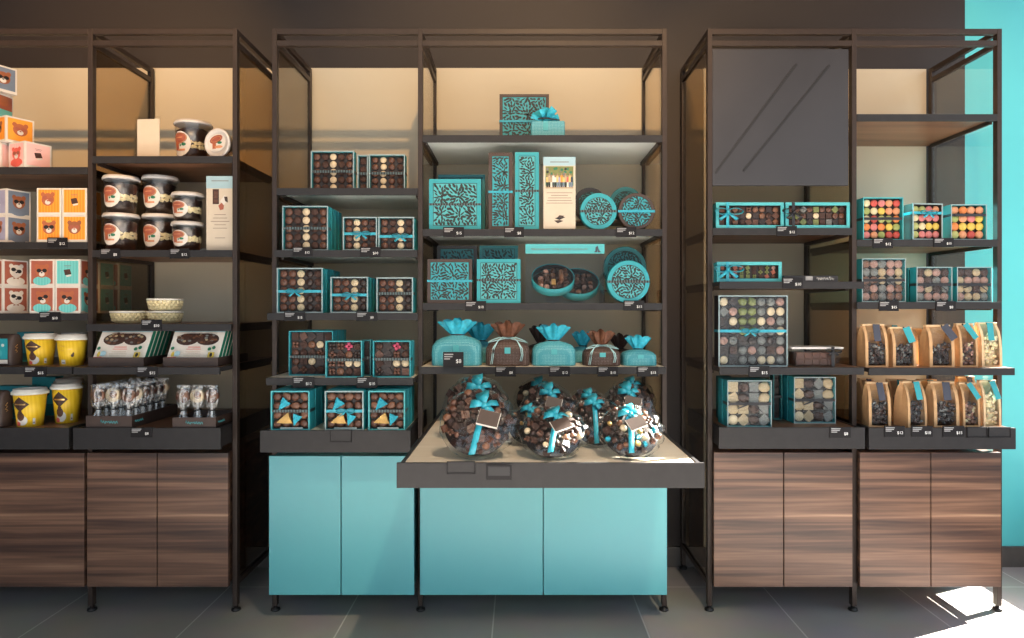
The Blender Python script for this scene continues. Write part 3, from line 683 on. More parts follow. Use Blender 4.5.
p = mb('black'); p.art(xz(0, h * .13, w, w, .0028, .0001), [('poly', 'brown_card', [(-.16, -.02), (-.05, -.1), (.12, -.03), (.02, .0)]), ('poly', 'black', [(-.14, .05), (0, .0), (.18, .08), (.02, .1)]), ('poly', 'brown_card', [(-.06, .08), (.06, .05), (.15, .12), (.0, .14)])])
p.build('logo', t)
# left sign with chocolates
loc, w, h = fit('L2B', 205.5, 234, 175.5, .031)
t = thing('info_sign', 'cream sign picturing chocolates beside popcorn tubs on left rack', 'sign', loc)
mb('acrylic').box(-w / 2, w / 2, .006, .008, 0, h).use('acrylic').box(-w / 2, w / 2, .0082, .06, 0, .003).build('acrylic_holder', t)
mb('paper').box(-w / 2 + .002, w / 2 - .002, .0035, .005, .0025, h - .002).build('sign_card', t)
mb('sky_paper').box(-w / 2 + .002, w / 2 - .002, .0028, .0034, h * .83, h - .002).build('sign_header', t)
p = mb('rust'); p.art(xz(-w / 2, 0, w, h, .003, .0001), [('r', 'cocoa', .24, .46, .62, .82), ('r', 'milk', .28, .42, .70, .79), ('r', 'milk', .28, .42, .64, .68), ('poly', 'white_card', [(.5, .66), (.66, .74), (.78, .68), (.62, .60)]), ('poly', 'rust', [(.44, .60), (.56, .64), (.64, .60), (.62, .55), (.5, .54)]), ('poly', 'brown_card', [(.64, .72), (.76, .72), (.78, .64), (.68, .66)])]); p.build('printed_picture', t)
p = mb('ink'); lines(p, w, [h * .93], [.6], .0026, .003); p.build('printed_title', t)
p = mb('ink'); lines(p, w, [h * .48, h * .435, h * .39, h * .345, h * .3, h * .17], [.4, .5, .66, .4, .5, .36], .0033); p.build('printed_text', t)
mb('acrylic').box(-w / 2 - .02, -w / 2 + .01, -.012, -.001, 0, .012).build('holder_clip', t)
# blank card stand top left
loc, w, h = fit('L2A', 132.5, 160, 116, .06)
t = thing('card_stand', 'blank cream card in a clear stand on top shelf of left rack', 'card stand', loc, R(-6))
mb('acrylic').box(-w / 2, w / 2, .006, .009, 0, h).use('acrylic').box(-w / 2, w / 2, .0095, .07, 0, .003).build('acrylic_holder', t)
mb('paper').box(-w / 2 + .016, w / 2, .002, .004, .002, h * .93).build('card', t)

# ------------------------------------------------------------------ clear display case with two open round boxes
loc, w, h = fit('M2C', 525.5, 604.5, 244, .0 + .01)
t = thing('display_case', 'clear acrylic display case with turquoise header on third shelf', 'display case', loc)
DC = .30
c = mb('acrylic'); c.box(-w / 2, w / 2, 0, .003, .0, h - .04); c.box(-w / 2, -w / 2 + .003, .003, DC, 0, h - .002); c.box(w / 2 - .003, w / 2, .003, DC, 0, h - .002); c.box(-w / 2 + .003, w / 2 - .003, DC - .003, DC, 0, h - .002); c.box(-w / 2, w / 2, 0, DC, h - .002, h)
c.build('clear_panel', t)
hd = mb('teal_light').box(-w / 2, w / 2, -.002, .001, h - .04, h).build('header', t)
lettering('header_text', 'PERSONNALISEZ VOTRE BOITE DE CHOCOLATS', .0108, 'ink', hd, (-.024, -.0026, h - .0225))
p = mb('black'); p.art(xz(w * .41, h - .022, .03, .03, -.0022, .0001), [('poly', 'slate', [(-.1, -.45), (.15, .1), (.05, .5), (-.25, .3), (-.3, -.1)]), ('poly', 'slate', [(.0, -.45), (.55, -.4), (.3, -.2), (.15, .1)]), ('poly', 'slate', [(-.5, -.4), (-.15, -.45), (-.1, 0)])]); p.build('header_logo', hd)
def open_round(x, y, z, r, hgt, label, seed, tilt, gold):
    t = thing('open_round_box', label, 'round box', (x, y, z), 0, None, R(tilt))
    b = mb('teal', True); b.lathe([(r, 0), (r, hgt), (r - .003, hgt), (r - .003, .004)], 40, cap0=True, cap1=True); b.build('box_wall', t)
    b = mb('insert', True); b.lathe([(r - .0034, .008), (r - .0034, hgt - .002)], 40, cap0=False, cap1=False); b.build('box_lining', t)
    mb('insert').lathe([(r - .0035, .005), (r - .0035, .007)], 32).build('insert_tray', t)
    rnd = random.Random(seed); k = 0
    for i in range(7):
        for j in range(7):
            u, v = (i - 3) * r * .29 + rnd.uniform(-.003, .003), (j - 3) * r * .29 + rnd.uniform(-.003, .003)
            if u * u + v * v > (r * .84) ** 2: continue
            sh, m = rnd.choice([('ball', 'milk'), ('dome', 'milk2'), ('square', 'dark'), ('rock', 'cocoa'), ('square', 'milk'), ('ball', 'cocoa'), ('dome', 'g_rose'), ('rock', 'milk2')])
            s = r * .135
            inst('chocolate', choc_mesh(sh, m), t, (u, v, .02 + rnd.uniform(0, .004)), (R(-90) + rnd.uniform(-.3, .3), rnd.uniform(-1, 1), 0), (s, s, s)); k += 1
    if gold:
        mb('gold').box(-.008, .01, -r * .66, -r * .28, hgt - .002, hgt + .006).build('gold_piece', t, bevel=.001)
        mb('milk2').lathe([(.009, -.03), (.011, 0), (.009, .04)], 12, (0.035, -.005, hgt + .002), 'y').build('chocolate_bar', t, rot=(0, 0, 0))
zc = SH['M2C'][0]
for pc, Y, label, lift, sd, gd in ((553.5, .06, 'open round turquoise box of chocolates with gold piece, front one in display case', .026, 3, True), (578.5, .14, 'open round turquoise box of chocolates, rear right one in display case', .008, 4, False)):
    r = PL(21.8, Y); tl = 40
    open_round(PX(pc, Y), Y + r * .70, zc + lift + r * math.sin(R(tl)) + .002, r, .036, label, sd, tl, gd)
    st = mb('acrylic'); x = PX(pc, Y); yy = Y + .02
    st.box(x - .03, x + .03, yy + .06, yy + .064, zc, zc + lift + .045)
    st.box(x - .03, x + .03, yy + .0, yy + .064, zc, zc + .003)
    o = st.build('box_easel'); tag(o, 'clear easel propping the %s open round box' % ('front' if gd else 'rear'), 'easel')

# ------------------------------------------------------------------ fabric bags, fourth shelf wide bay
def fabric_bag(p0, p1, ptop, pbody, Y, label, cloth, tulle, cord=False, sticker=True, d=.13, key='M2D', neckx=0.):
    loc, w, hb = fit(key, p0, p1, pbody, Y); h = PZ(ptop, Y) - loc[2]
    t = thing('fabric_gift_bag', label, 'gift bag', (loc[0], Y + d / 2, loc[2]), 0, 'dotted fabric gift bags on the fourth shelf of the middle rack')
    N = 48; rows = []
    prof = [(.93, 0), (.985, .02), (1, .10), (1, .45), (.97, .70), (.86, .86), (.62, .97), (.34, 1.04), (.22, 1.08)]
    for k, (q, z) in enumerate(prof):
        e = 5 if z < .8 else (3 if z < 1 else 2); row = []
        for i in range(N):
            a = 2 * PI * i / N; c, s = math.cos(a), math.sin(a)
            wob = 1 + (.03 * math.sin(9 * a) if z > .8 else 0)
            row.append((neckx * w * max(0, z - .7) + q * wob * w / 2 * abs(c) ** (2 / e) * (1 if c >= 0 else -1), (q if z < .8 else q * .95) * d / 2 * abs(s) ** (2 / e) * (1 if s >= 0 else -1), z * hb))
        rows.append(row)
    b = mb(cloth, True); b.grid(rows, True, True, False); b.build('bag_body', t)
    zn = hb * 1.08; nx = neckx * w * .38; H = h - zn; rows = []
    for k in range(6):
        u = k / 5; row = []
        for i in range(60):
            a = 2 * PI * i / 60
            rr = (.2 + .46 * u ** .8) * w * .5 * (1 + .22 * u * math.sin(8 * a + 1)) ; ry = (.2 + .35 * u) * d * .5 * (1 + .3 * u * math.sin(8 * a + 1))
            row.append((nx + rr * math.cos(a), ry * math.sin(a), zn - .004 + H * u * (1 + .10 * u * math.sin(8 * a + 2.2)) - H * .22 * u * abs(math.cos(a)) ** 2))
        rows.append(row)
    b = mb(tulle, True); b.grid(rows, True); b.grid([[(x * .93 + nx * .07, y * .85, z - .002) for x, y, z in r] for r in rows][::-1], True); b.build('ruffled_top', t)
    b = mb('ribbon_k' if not cord else 'cord', True); b.tube([(nx + .23 * w * .5 * math.cos(2 * PI * i / 20), .24 * d * .5 * math.sin(2 * PI * i / 20), zn) for i in range(21)], .0035); b.build('neck_tie', t)
    if cord:
        b = mb('cord', True); y = -d / 2 - .004
        for sg in (-1, 1):
            for o in (0, .006):
                b.tube([(nx, -.02, zn + .004), (nx + sg * w * .12, -.035, zn + .006), (nx + sg * w * .22, -d * .36, hb * .98), (nx + sg * (w * .29 + o), y, hb * .72), (nx + sg * (w * .31 + o), y - .002, hb * .45), (nx + sg * (w * (.28 if sg > 0 else .34) + o), y - .002, hb * (.2 if sg > 0 else .08))], .0018, 6)
            b.tube([(nx, -.02, zn + .003), (nx + sg * w * .2, -.03, zn + .004), (nx + sg * w * .38, -d * .3, hb * 1.0), (nx + sg * w * .44, -d * .34, hb * .93), (nx + sg * w * .3, -d * .36, hb * .99), (nx + sg * .01, -.03, zn)], .0018, 6)
        b.build('cord_bow', t)
    if sticker: mb('teal_light').box(-.012, .012, -d / 2 - .002, -d / 2 - .0002, hb * .5, hb * .74).build('sticker', t)
    return t
fabric_bag(430.5, 481.5, 318.5, 337.5, -.02, 'dotted turquoise fabric bag at left end of fourth shelf, widest one', 'dots_t', 'tulle_t')
fabric_bag(485, 530, 321, 341, -.025, 'dotted brown fabric bag with cord bow, second from left on fourth shelf', 'dots_b', 'tulle_b', True)
fabric_bag(532, 576.5, 324, 343, -.02, 'dotted turquoise fabric bag in the middle of the fourth shelf', 'dots_t', 'tulle_t')
fabric_bag(584, 621.5, 330, 348, -.025, 'smaller dotted brown fabric bag with cord bow, fourth along the shelf', 'dots_b', 'tulle_b', True)
fabric_bag(623.5, 658, 335.5, 351, -.02, 'smallest dotted turquoise fabric bag at right end of fourth shelf', 'dots_t', 'tulle_t')
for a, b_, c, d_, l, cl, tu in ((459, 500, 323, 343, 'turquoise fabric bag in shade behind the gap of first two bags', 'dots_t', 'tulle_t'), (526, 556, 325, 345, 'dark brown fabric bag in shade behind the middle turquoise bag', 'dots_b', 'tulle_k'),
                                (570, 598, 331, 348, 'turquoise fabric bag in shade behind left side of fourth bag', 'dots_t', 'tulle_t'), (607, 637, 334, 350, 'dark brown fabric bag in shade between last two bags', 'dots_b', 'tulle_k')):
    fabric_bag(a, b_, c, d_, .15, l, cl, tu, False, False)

# ------------------------------------------------------------------ cellophane bundles on the pulled out tray
def bundle(pc, pbot, pw, Y, label, tilt=-38, roll=0., yaw=0., seed=1, n=44, wing=0., card=True, bowpos=(.0, .38), bs=.07):
    r = PL(pw / 2, Y); th = r * .36; z0 = SH['TM2'][0]; rnd = random.Random(seed)
    low = math.sqrt((r * math.cos(R(tilt))) ** 2 + (th * math.sin(R(tilt))) ** 2) - r * math.cos(R(tilt))
    t = thing('chocolate_bundle', label, 'chocolate bundle', (PX(pc, Y), Y, z0 + low + .001), yaw, 'cellophane wrapped chocolate bundles', R(tilt))
    # dark basket behind
    b = mb('black_card', True); b.lathe([(r * .88, .0), (r * .86, th * .3), (r * .66, th * .78), (r * .5, th * .84)], 32, (0, 0, r), 'y'); b.build('basket', t)
    pool = [('square', 'dark'), ('square', 'cocoa'), ('square', 'milk'), ('rock', 'milk'), ('rock', 'cocoa'), ('dome', 'dark'), ('ball', 'milk2'), ('cluster', 'milk'), ('square', 'dark'), ('rock', 'dark'), ('square', 'cocoa')]
    if seed % 3 == 0: pool += [('rock', 'gold'), ('rock', 'foil_t')]
    if seed % 4 == 1: pool += [('ball', 'white')]
    for k in range(n):
        q = math.sqrt((k + .5) / n) * .86; a = k * 2.39996
        x, z = r * q * math.cos(a), r * q * math.sin(a); y = -th * math.sqrt(1 - q * q) * .74
        sh, m = rnd.choice(pool); s = r * rnd.uniform(.085, .125)
        inst('chocolate', choc_mesh(sh, m), t, (x, y, r + z), (rnd.uniform(-.5, .5), rnd.uniform(-3, 3), rnd.uniform(-.6, .6)), (s, s, s))
    # film shell with crinkles
    rows = []; N = 52
    for j in range(15):
        tt = PI * j / 14 - PI / 2; row = []
        for i in range(N):
            a = 2 * PI * i / N; cr = 1 + .02 * math.sin(11 * a + seed) * math.cos(tt) + rnd.uniform(-.012, .012)
            if wing and math.cos(a - wing) > .6: cr += .10 * (math.cos(a - wing) - .6) / .4 * math.cos(tt) + .06 * math.sin(14 * a) * math.cos(tt)
            row.append((r * math.cos(tt) * math.cos(a) * min(cr, 1.0 if math.sin(a) < -.6 else 2), th * math.sin(tt) * cr, r + r * math.cos(tt) * math.sin(a) * min(cr, 1.0 if math.sin(a) < -.6 else 2)))
        rows.append(row)
    b = mb('cello', True); b.grid(rows); b.build('cellophane', t)
    # ribbon: band from the bottom to the bow, bow, card
    bx, bz = bowpos[0] * r, r + bowpos[1] * r
    def surf(x, z): return -th * math.sqrt(max(.02, 1 - (x / r) ** 2 - ((z - r) / r) ** 2)) - .004
    pts = [(bx * (1 - k / 5) - .1 * r * k / 5, surf(bx * (1 - k / 5), max(bz - (bz - .05 * r) * k / 5, .03)), bz - (bz - .05 * r) * k / 5) for k in range(6)]
    mb('ribbon', True).strip(pts, (1, 0, .15), r * .17, .0012).build('ribbon_band', t)
    bb = mb('ribbon', True); y0 = surf(bx, bz)
    for k, (dx, dz, ln) in enumerate(((-.2, 1., .46), (.95, .38, .36), (-.98, .2, .38), (.75, -.7, .26))):
        e = Vector((bx + dx * r * ln, y0 - .012, bz + dz * r * ln)); o = Vector((bx, y0 - .004, bz))
        wdv = Vector((-dz, .35, dx)); e.y = surf(e.x, e.z) - .003; mid = (o + e) / 2; mid.y = surf(mid.x, mid.z) - .016
        bb.strip([o, (o + mid) / 2 + Vector((0, -.004, 0)), mid, e], wdv, [r * .05, r * (.20 if k == 0 else .12), r * (.34 if k == 0 else .2), r * (.42 if k == 0 else .22)], .0012)
    bb.ell((bx, y0 - .008, bz), (r * .09, .008, r * .1), 10, 6); bb.build('ribbon_bow', t)
    if card:
        cw, chh = r * .56, r * .44; mt = Euler((0, R(-24 if seed % 2 else 14), 0)).to_matrix()
        c = mb('white_card'); c.obox((bx + r * .12, y0 - .018, bz - r * .4), (cw, .0018, chh), mt)
        c.use('brown_card').obox((bx + r * .12, y0 - .0195, bz - r * .4 + .002), (cw * .96, .001, chh * .9), mt); c.build('gift_card', t)
    return t
bundle(476, 460, 78, -.66, 'biggest cellophane bundle of dark chocolates at front left of pulled out tray', -32, seed=2, n=62, wing=R(-18), bowpos=(.2, .32))
bundle(553.5, 460, 69, -.67, 'cellophane bundle with one white almond, middle of front row on tray', -50, seed=5, n=50, wing=R(10), bowpos=(.12, .25))
bundle(634, 460, 66, -.66, 'brightly lit cellophane bundle at front right of pulled out tray', -44, seed=9, n=50, wing=R(25), bowpos=(.0, .35))
bundle(475, 0, 68, -.34, 'shaded cellophane bundle right behind the biggest bundle', -22, seed=4, n=44, bowpos=(.1, .5), card=False)
bundle(530, 0, 50, -.45, 'cellophane bundle half hidden between two front bundles on tray', -44, seed=6, n=30, bowpos=(.0, .45), card=False)
bundle(549, 0, 57, -.26, 'cellophane bundle behind the almond bundle in second row', -26, seed=12, n=36, bowpos=(.05, .45))
bundle(599, 0, 56, -.47, 'cellophane bundle with wide bow between middle and bright right bundles', -34, seed=7, n=36, bowpos=(-.1, .55), card=False)
bundle(588, 0, 44, -.10, 'dark cellophane bundle at back of tray with pale rim', -26, seed=8, n=30, bowpos=(.1, .4), card=False)
bundle(630, 0, 57, -.27, 'cellophane bundle behind the bright right bundle', -26, seed=10, n=36, bowpos=(.0, .5))
bundle(538, 0, 49, .06, 'dark cellophane bundle deepest on tray, centre back', -30, seed=13, n=24, bowpos=(.1, .5), card=False)
bundle(634, 0, 49, .06, 'dark cellophane bundle deepest on tray, right back corner', -30, seed=14, n=24, bowpos=(.0, .5), card=False)
bundle(472, 0, 50, .04, 'dark cellophane bundle deepest on tray, left back corner', -30, seed=15, n=24, bowpos=(-.1, .5), card=False)

# ------------------------------------------------------------------ bear print boxes
def bear_face(fur, glass='black', dx=0., dz=0., tilt=0., body=None):
    s = []
    if body: s += [('e', body, .5, -.0 + .12, .42, .2)]
    s += [('e', fur, .27 + dx, .74 + dz, .1, .1), ('e', fur, .73 + dx, .74 + dz, .1, .1), ('e', fur, .5 + dx, .52 + dz, .3, .28), ('e', 'white_card', .5 + dx, .40 + dz, .13, .11),
          ('e', glass, .37 + dx, .55 + dz + tilt, .11, .085), ('e', glass, .63 + dx, .55 + dz - tilt, .11, .085), ('r', glass, .4 + dx, .6 + dx, .555 + dz, .585 + dz), ('e', glass, .5 + dx, .46 + dz, .045, .03)]
    return s
def choc_art(): return [('poly', 'cocoa', [(.32, .6), (.6, .64), (.68, .42), (.38, .36)]), ('poly', 'white_card', [(.42, .36), (.68, .40), (.66, .33), (.46, .29)]), ('r', 'ink', .34, .66, .78, .8), ('r', 'ink', .38, .62, .72, .735)]
def bear_box(key, px, pys, Y, label, bg, front, side, rz=0., s=.1035, dz=0., group='printed square bear boxes on the left rack', bg2=None, hz=None):
    hz = hz or s; z = SH[key][0] + dz
    t = thing('printed_chocolate_box', label, 'box', (PX(px, Y), Y + s / 2, z), rz, group)
    b = mb('white_card'); b.box(-s / 2, s / 2, -s / 2, s / 2, 0, hz); b.build('carton', t, bevel=.001)
    e = s * .07; q = s - 2 * e
    b = MB(); b.art(lambda u, v, L: (-s / 2 + e + u * q, -s / 2 - .0004 - L * .00015, e * 1.5 + v * (hz - e * 2.4)), [('r', bg, 0, 1, 0, 1)] + [x for x in front]); b.build('front_print', t)
    b = MB(); b.art(lambda u, v, L: (s / 2 + .0004 + L * .00015, -s / 2 + e + u * q, e * 1.5 + v * (hz - e * 2.4)), [('r', bg2 or bg, 0, 1, 0, 1)] + [x for x in side]); b.build('side_print', t)
    return t
s_ = .1035
bear_box('L1A', 21, 0, .012,  'pink box with coral bear wearing sunglasses, bottom of the top shelf pyramid', 'pink_print', bear_face('coral', 'rust', body='coral'), choc_art(), R(-24), s=.108)
bear_box('L1A', 3, 0, .03,  'orange printed bear box resting on the pink box of pyramid', 'orange', bear_face('bear'), bear_face('bear_o', 'rust'), R(-26), dz=.1085, s=.11)
bear_box('L1A', -9, 0, .03,  'pink box at the left frame edge under the orange pyramid box', 'pink_print', bear_face('coral', 'rust'), choc_art(), R(-8), s=.108)
bear_box('L1A', -19, 0, .03,  'turquoise and rust bear box third up the pyramid', 'rust', bear_face('bear_o', body='teal_print'), [('r', 'teal_print', 0, 1, 0, .35), ('e', 'bear_o', .5, .75, .3, .25)], R(-4), dz=.219, s=.108)
bear_box('L1A', -15, 0, .02,  'slate blue bear box on the very top of pyramid', 'slate_blue', bear_face('bear'), bear_face('bear'), R(-24), dz=.3275, s=.11)
for k in (0, 1):
    w_ = ('lower', 'upper')[k]
    bear_box('L1B', 1, 0, .03, '%s lilac bear box at left of the orange boxes' % w_, 'lilac', bear_face('bear') if not k else choc_art(), bear_face('bear', body='slate_blue'), R(-18), dz=k * .1125, hz=.112, s=.102, bg2='slate_blue')
    for i, px in enumerate((49, 74.5)):
        bear_box('L1B', px, 0, .01, '%s %s orange bear box of the block of four' % (w_, ('left', 'right')[i]), 'orange', [bear_face('bear_o') + [('e', 'f_yellow', .5, .8, .14, .06)], bear_face('bear', 'rust'), bear_face('bear_o', 'rust', -.05, .05, .05), choc_art()][k * 2 + i], choc_art(), 0, dz=k * .1125, hz=.112, s=.1025)
        bear_box('L1C', 42 + i * 25.7, 0, .0 + .008, '%s %s turquoise bear box in the front block on third shelf' % (w_, ('left', 'right')[i]), ('rust' if (k, i) != (1, 1) else 'teal_print'), [bear_face('bear_o', 'black', .05, .03, -.04, 'teal_print'), bear_face('bear_o', 'black', -.03, .03, .03, 'teal_print'), bear_face('bear_o', 'black', 0, .02, 0, 'teal_print'), choc_art()][k * 2 + i], bear_face('bear_o', body='teal_print'), 0, dz=k * .1125, hz=.112, bg2=('teal_print', 'rust')[k])
        for j in (1, 2):
            bear_box('L1C', 42 + i * 25.7 + (j * (i * 6 + 14)), 0, .008 + j * .125, '%s %s turquoise bear box seen through smoked glass, row %s' % (w_, ('left', 'right')[i], ('two', 'three')[j - 1]), 'rust', bear_face('bear_o', body='teal_print'), choc_art(), 0, dz=k * .1125, hz=.112, bg2='teal_print')
    bear_box('L1C', -2, 0, .03, '%s box with white bear in bow tie at left of third shelf' % w_, 'rust', bear_face('bear_w'), bear_face('bear_w', 'black', .02, .06, .04, 'bear_w') + [('poly', 'bear', [(.38, .22), (.38, .3), (.5, .26), (.62, .3), (.62, .22), (.5, .26)])], R(-20), dz=k * .1125, hz=.112, bg2='rust', s=.104)

# ------------------------------------------------------------------ yellow cups and teal packs
def cup(key, p0, p1, top, Y, label, rz=0., art=True):
    z = SH[key][0]; r = PL((p1 - p0) / 2, Y) * .96; h = PZ(top, Y + .0) - z
    t = thing('paper_cup', label, 'cup', (PX((p0 + p1) / 2, Y + r), Y + r, z), rz, 'yellow lidded paper cups on the left rack')
    hb = h - .016; rb = r * .72; rt = r * .94
    b = mb('yellow', True); b.lathe([(rb, 0), (rt, hb)], 40); b.build('cup_body', t)
    b = mb('lid', True); b.lathe([(rt + .002, hb - .006), (r + .003, hb - .006), (r + .003, hb + .002), (r, hb + .006), (r * .95, hb + .008), (r * .93, h), (r * .82, h), (r * .80, h - .005)], 40); b.build('lid', t)
    def mp(u, v, L):
        zz = v * hb; rr = rb + (rt - rb) * v + .0004 + L * .0002; a = -PI / 2 + u
        return (rr * math.cos(a), rr * math.sin(a), zz)
    b = MB()
    if art:
        b.art(mp, [('poly', 'cocoa', [(-.85, .68), (-.15, .90), (.5, .68), (-.15, .46)]), ('r', 'gold', -.6, .25, .66, .70), ('e', 'white_card', -.05, .2, .42, .15), ('e', 'coral', -.38, .1, .2, .07), ('e', 'milk', -.15, .32, .3, .13), ('e', 'cocoa', -.15, .43, .16, .08), ('r', 'white_card', .72, .9, .08, .26), ('r', 'ink', .75, .87, .11, .15)])
    else:
        b.art(mp, [('r', 'white_card', -.35, .05, .06, .22), ('r', 'ink', -.3, 0, .09, .13), ('e', 'cocoa', .62, .38, .12, .06), ('e', 'cocoa', .68, .44, .07, .06), ('r', 'gold', -.3, .0, .55, .57), ('r', 'gold', .3, .6, .6, .62), ('r', 'gold', -.3, .1, .72, .74)])
    b.build('printed_design', t)
    return t
cup('L1D', 25.5, 56, 334, -.05, 'yellow cup with brown diamond on fourth shelf beside brown pouch', R(8))
cup('L1D', 57, 86.7, 335, -.06, 'yellow cup turned to its plain side on the fourth shelf', 0, False)
cup('TL1', 14, 46.5, 390, -.10, 'yellow cup with brown diamond, left one on the tray', R(4))
cup('TL1', 52.5, 81, 384.5, -.01, 'yellow cup with brown diamond, right one on the tray', R(10))
cup('L1D', 62, 88, 333, .12, 'yellow cup in shade behind the plain side cup', 0)
cup('TL1', 56, 83, 379.5, .14, 'yellow cup in shade behind the right tray cup', 0)
def pouch(key, pr, top, Y, label, seed):
    z = SH[key][0]; h = PZ(top, Y) - z; w, d = .16, .07
    t = thing('chocolate_pouch', label, 'pouch', (PX(pr, Y) - w / 2, Y + d / 2, z), R(-14), 'brown and turquoise pouches on left rack')
    N = 32; rows = []
    for q, zz in ((.94, 0), (1, .05), (1, .5), (.92, .8), (.6, .95), (.25, 1)):
        rows.append([(w / 2 * math.copysign(abs(math.cos(2 * PI * i / N)) ** .4, math.cos(2 * PI * i / N)), d / 2 * q * math.copysign(abs(math.sin(2 * PI * i / N)) ** .4, math.sin(2 * PI * i / N)), zz * h) for i in range(N)])
    b = mb('brown_card', True); b.grid(rows, True, True, True); b.build('pouch_body', t)
    b = mb('teal'); b.box(-w * .46, w * .46, -d / 2 - .002, -d / 2 - .0004, h * .22, h * .86); b.use('white_card').box(-w * .46, w * .46, -d / 2 - .002, -d / 2 - .0004, .01, h * .2)
    b.use('teal_light')
    b.art(xz(0, h * .25, w * .4, h * .5, -d / 2 - .002, .0002), [('e', 'teal_light', .6, .3, .14, .2), ('e', 'teal_light', .2, .6, .2, .2), ('e', 'white_card', .8, .8, .12, .1)]); b.build('front_label', t)
    b = mb('gold'); b.tube([(w / 2 + .001, -.004 + .006 * math.sin(k * 2.1), h * (.42 + .035 * k)) for k in range(8)], .0012, 5); b.build('script_print', t)
    return t
pouch('L1D', 15, 334, -.05, 'brown pouch with turquoise front on fourth shelf beside yellow cups', 1)
pouch('TL1', 5, 391, -.08, 'brown pouch with turquoise front on the tray beside yellow cups', 2)
def flat_pack(key, p0, p1, top, Y, label):
    loc, w, h = fit(key, p0, p1, top, Y)
    t = thing('turquoise_carton', label, 'carton', loc, 0, 'turquoise cartons behind the yellow cups')
    mb('teal').box(-w / 2, w / 2, 0, .05, 0, h).build('carton', t, bevel=.001)
    b = MB(); b.art(xz(-w / 2, 0, w, h, -.0002, .0003), [('r', 'teal_dark', .05, .95, .05, .3), ('e', 'brown_card', .5, .62, .25, .14)]); b.build('front_print', t)
flat_pack('L1D', 17, 46, 332, .16, 'turquoise carton in shade behind the left yellow cup of fourth shelf')
flat_pack('TL1', -4, 30, 386, .12, 'turquoise carton in shade behind the tray pouch')
flat_pack('TL1', 32, 56, 377, .22, 'turquoise carton deep in shade between the tray cups')

# ------------------------------------------------------------------ popcorn tubs
def tub(key, p0, p1, top, Y, label, dz=0., big=True, h=None, rz=0., rx=0.):
    z = SH[key][0] + dz; r = PL((p1 - p0) / 2, Y); h = h or PZ(top, Y) - z
    t = thing('popcorn_tub', label, 'tub', (PX((p0 + p1) / 2, Y + r), Y + r, z), rz, 'clear labelled tubs on the left rack', rx)
    rb, rt = r * .80, r * .94; hb = h - .012
    rnd = random.Random(int(p0 * 7 + top))
    b = mb('dark', True); b.lathe([(rb - .004, .003), (rb + (rt - rb) * .3 - .004, hb * .3), (rb + (rt - rb) * .6 - .004, hb * .6), (rt - .006, hb * .82), (rt * .6, hb * .9), (rt * .2, hb * .93)], 32, fn=lambda a, k: 1 + .025 * math.sin(9 * a + k * 2) + rnd.uniform(-.025, .01)); b.build('chocolate_filling', t)['kind'] = 'stuff'
    b = mb('popcorn', True)
    for k in range(26):
        a = R(-95 + 150 * (k % 13) / 12) + rnd.uniform(-.05, .05); zz = hb * (.40 + .10 * (k // 13)) + rnd.uniform(-.003, .003); rr = rb + (rt - rb) * zz / hb - .0135
        b.ell((rr * math.cos(a), rr * math.sin(a), zz), (.0125, .0125, .0125), 8, 6, .12)
    b.build('popcorn_band', t)['kind'] = 'stuff'
    b = mb('tubwall', True); b.lathe([(rb, 0), (rt, hb)], 40, cap0=True, cap1=False); b.build('tub_wall', t)
    b = mb('lid_clear', True); b.lathe([(rt, hb - .004), (r, hb - .004), (r, hb + .003), (r * .97, hb + .006), (r * .93, h), (r * .85, h), (r * .84, h - .004)], 40); b.build('lid', t)
    def mp(u, v, L):
        zz = v * hb; rr = rb + (rt - rb) * v + .0008 + L * .0002; a = R(-104) + u
        return (rr * math.cos(a), rr * math.sin(a), zz)
    b = MB(); b.art(mp, [('e', 'white_card', 0, .46, .72, .31), ('e', 'rust', -.06, .60, .56, .14), ('e', 'gold', -.06, .60, .52, .12), ('e', 'rust', -.06, .60, .50, .11), ('r', 'f_peach', -.34, .2, .60, .625), ('r', 'rust', -.42, -.08, .3, .5), ('e', 'bear_o', -.26, .46, .18, .07), ('e', 'green', .28, .44, .15, .04), ('e', 'green', .05, .42, .05, .03), ('r', 'f_peach', -.16, .36, .28, .33)])
    b.build('oval_label', t)
    return t
zb = SH['L2B'][0]
for k in (0, 1):
    n_ = ('lower', 'upper')[k]
    for p0, p1, tp, Yt, w_ in ((104, 138.5, 174, .004, 'popcorn tub of the left stack'), (143, 178, 174, .085, 'popcorn tub of the middle stack'), (172, 203.5, 191, .003, 'smaller popcorn tub of the right stack')):
        hT = (PZ(tp, Yt) - zb) / 2
        tub('L2B', p0, p1, 0, Yt, n_ + ' ' + w_, k * (hT + .0005), h=hT)
tub('L2A', 175, 212, 118, .10, 'big popcorn tub standing on the top shelf of left rack', rz=R(-10))
loc, w, h = fit('L2A', 202, 231.5, 131.5, .03)
t = thing('small_popcorn_tub', 'small round popcorn tub on its side, lid facing out, top shelf', 'tub', loc, R(-14))
r = w / 2
b = mb('lid_clear', True); b.lathe([(r * .8, .002), (r * .82, 0), (r * .98, 0), (r, .003), (r, .012)], 40, (0, 0, r), 'y'); b.build('lid', t)
b = mb('tubwall', True); b.lathe([(r * .93, .012), (r * .8, .06)], 40, (0, 0, r), 'y', False, True); b.build('tub_wall', t)
b = mb('dark', True); b.lathe([(r * .88, .014), (r * .76, .058)], 24, (0, 0, r), 'y'); b.build('chocolate_filling', t)
b = MB(); b.art(xz(-r, 0, 2 * r, 2 * r, -.0004, .0002), [('e', 'white_card', .5, .5, .36, .3, .3), ('e', 'rust', .48, .62, .26, .13, .3), ('e', 'gold', .48, .62, .2, .08, .3), ('e', 'rust', .48, .62, .18, .07, .3), ('r', 'bear_o', .34, .48, .3, .5), ('e', 'green', .62, .5, .09, .045), ('e', 'f_peach', .58, .36, .16, .05)]); b.build('oval_label', t)
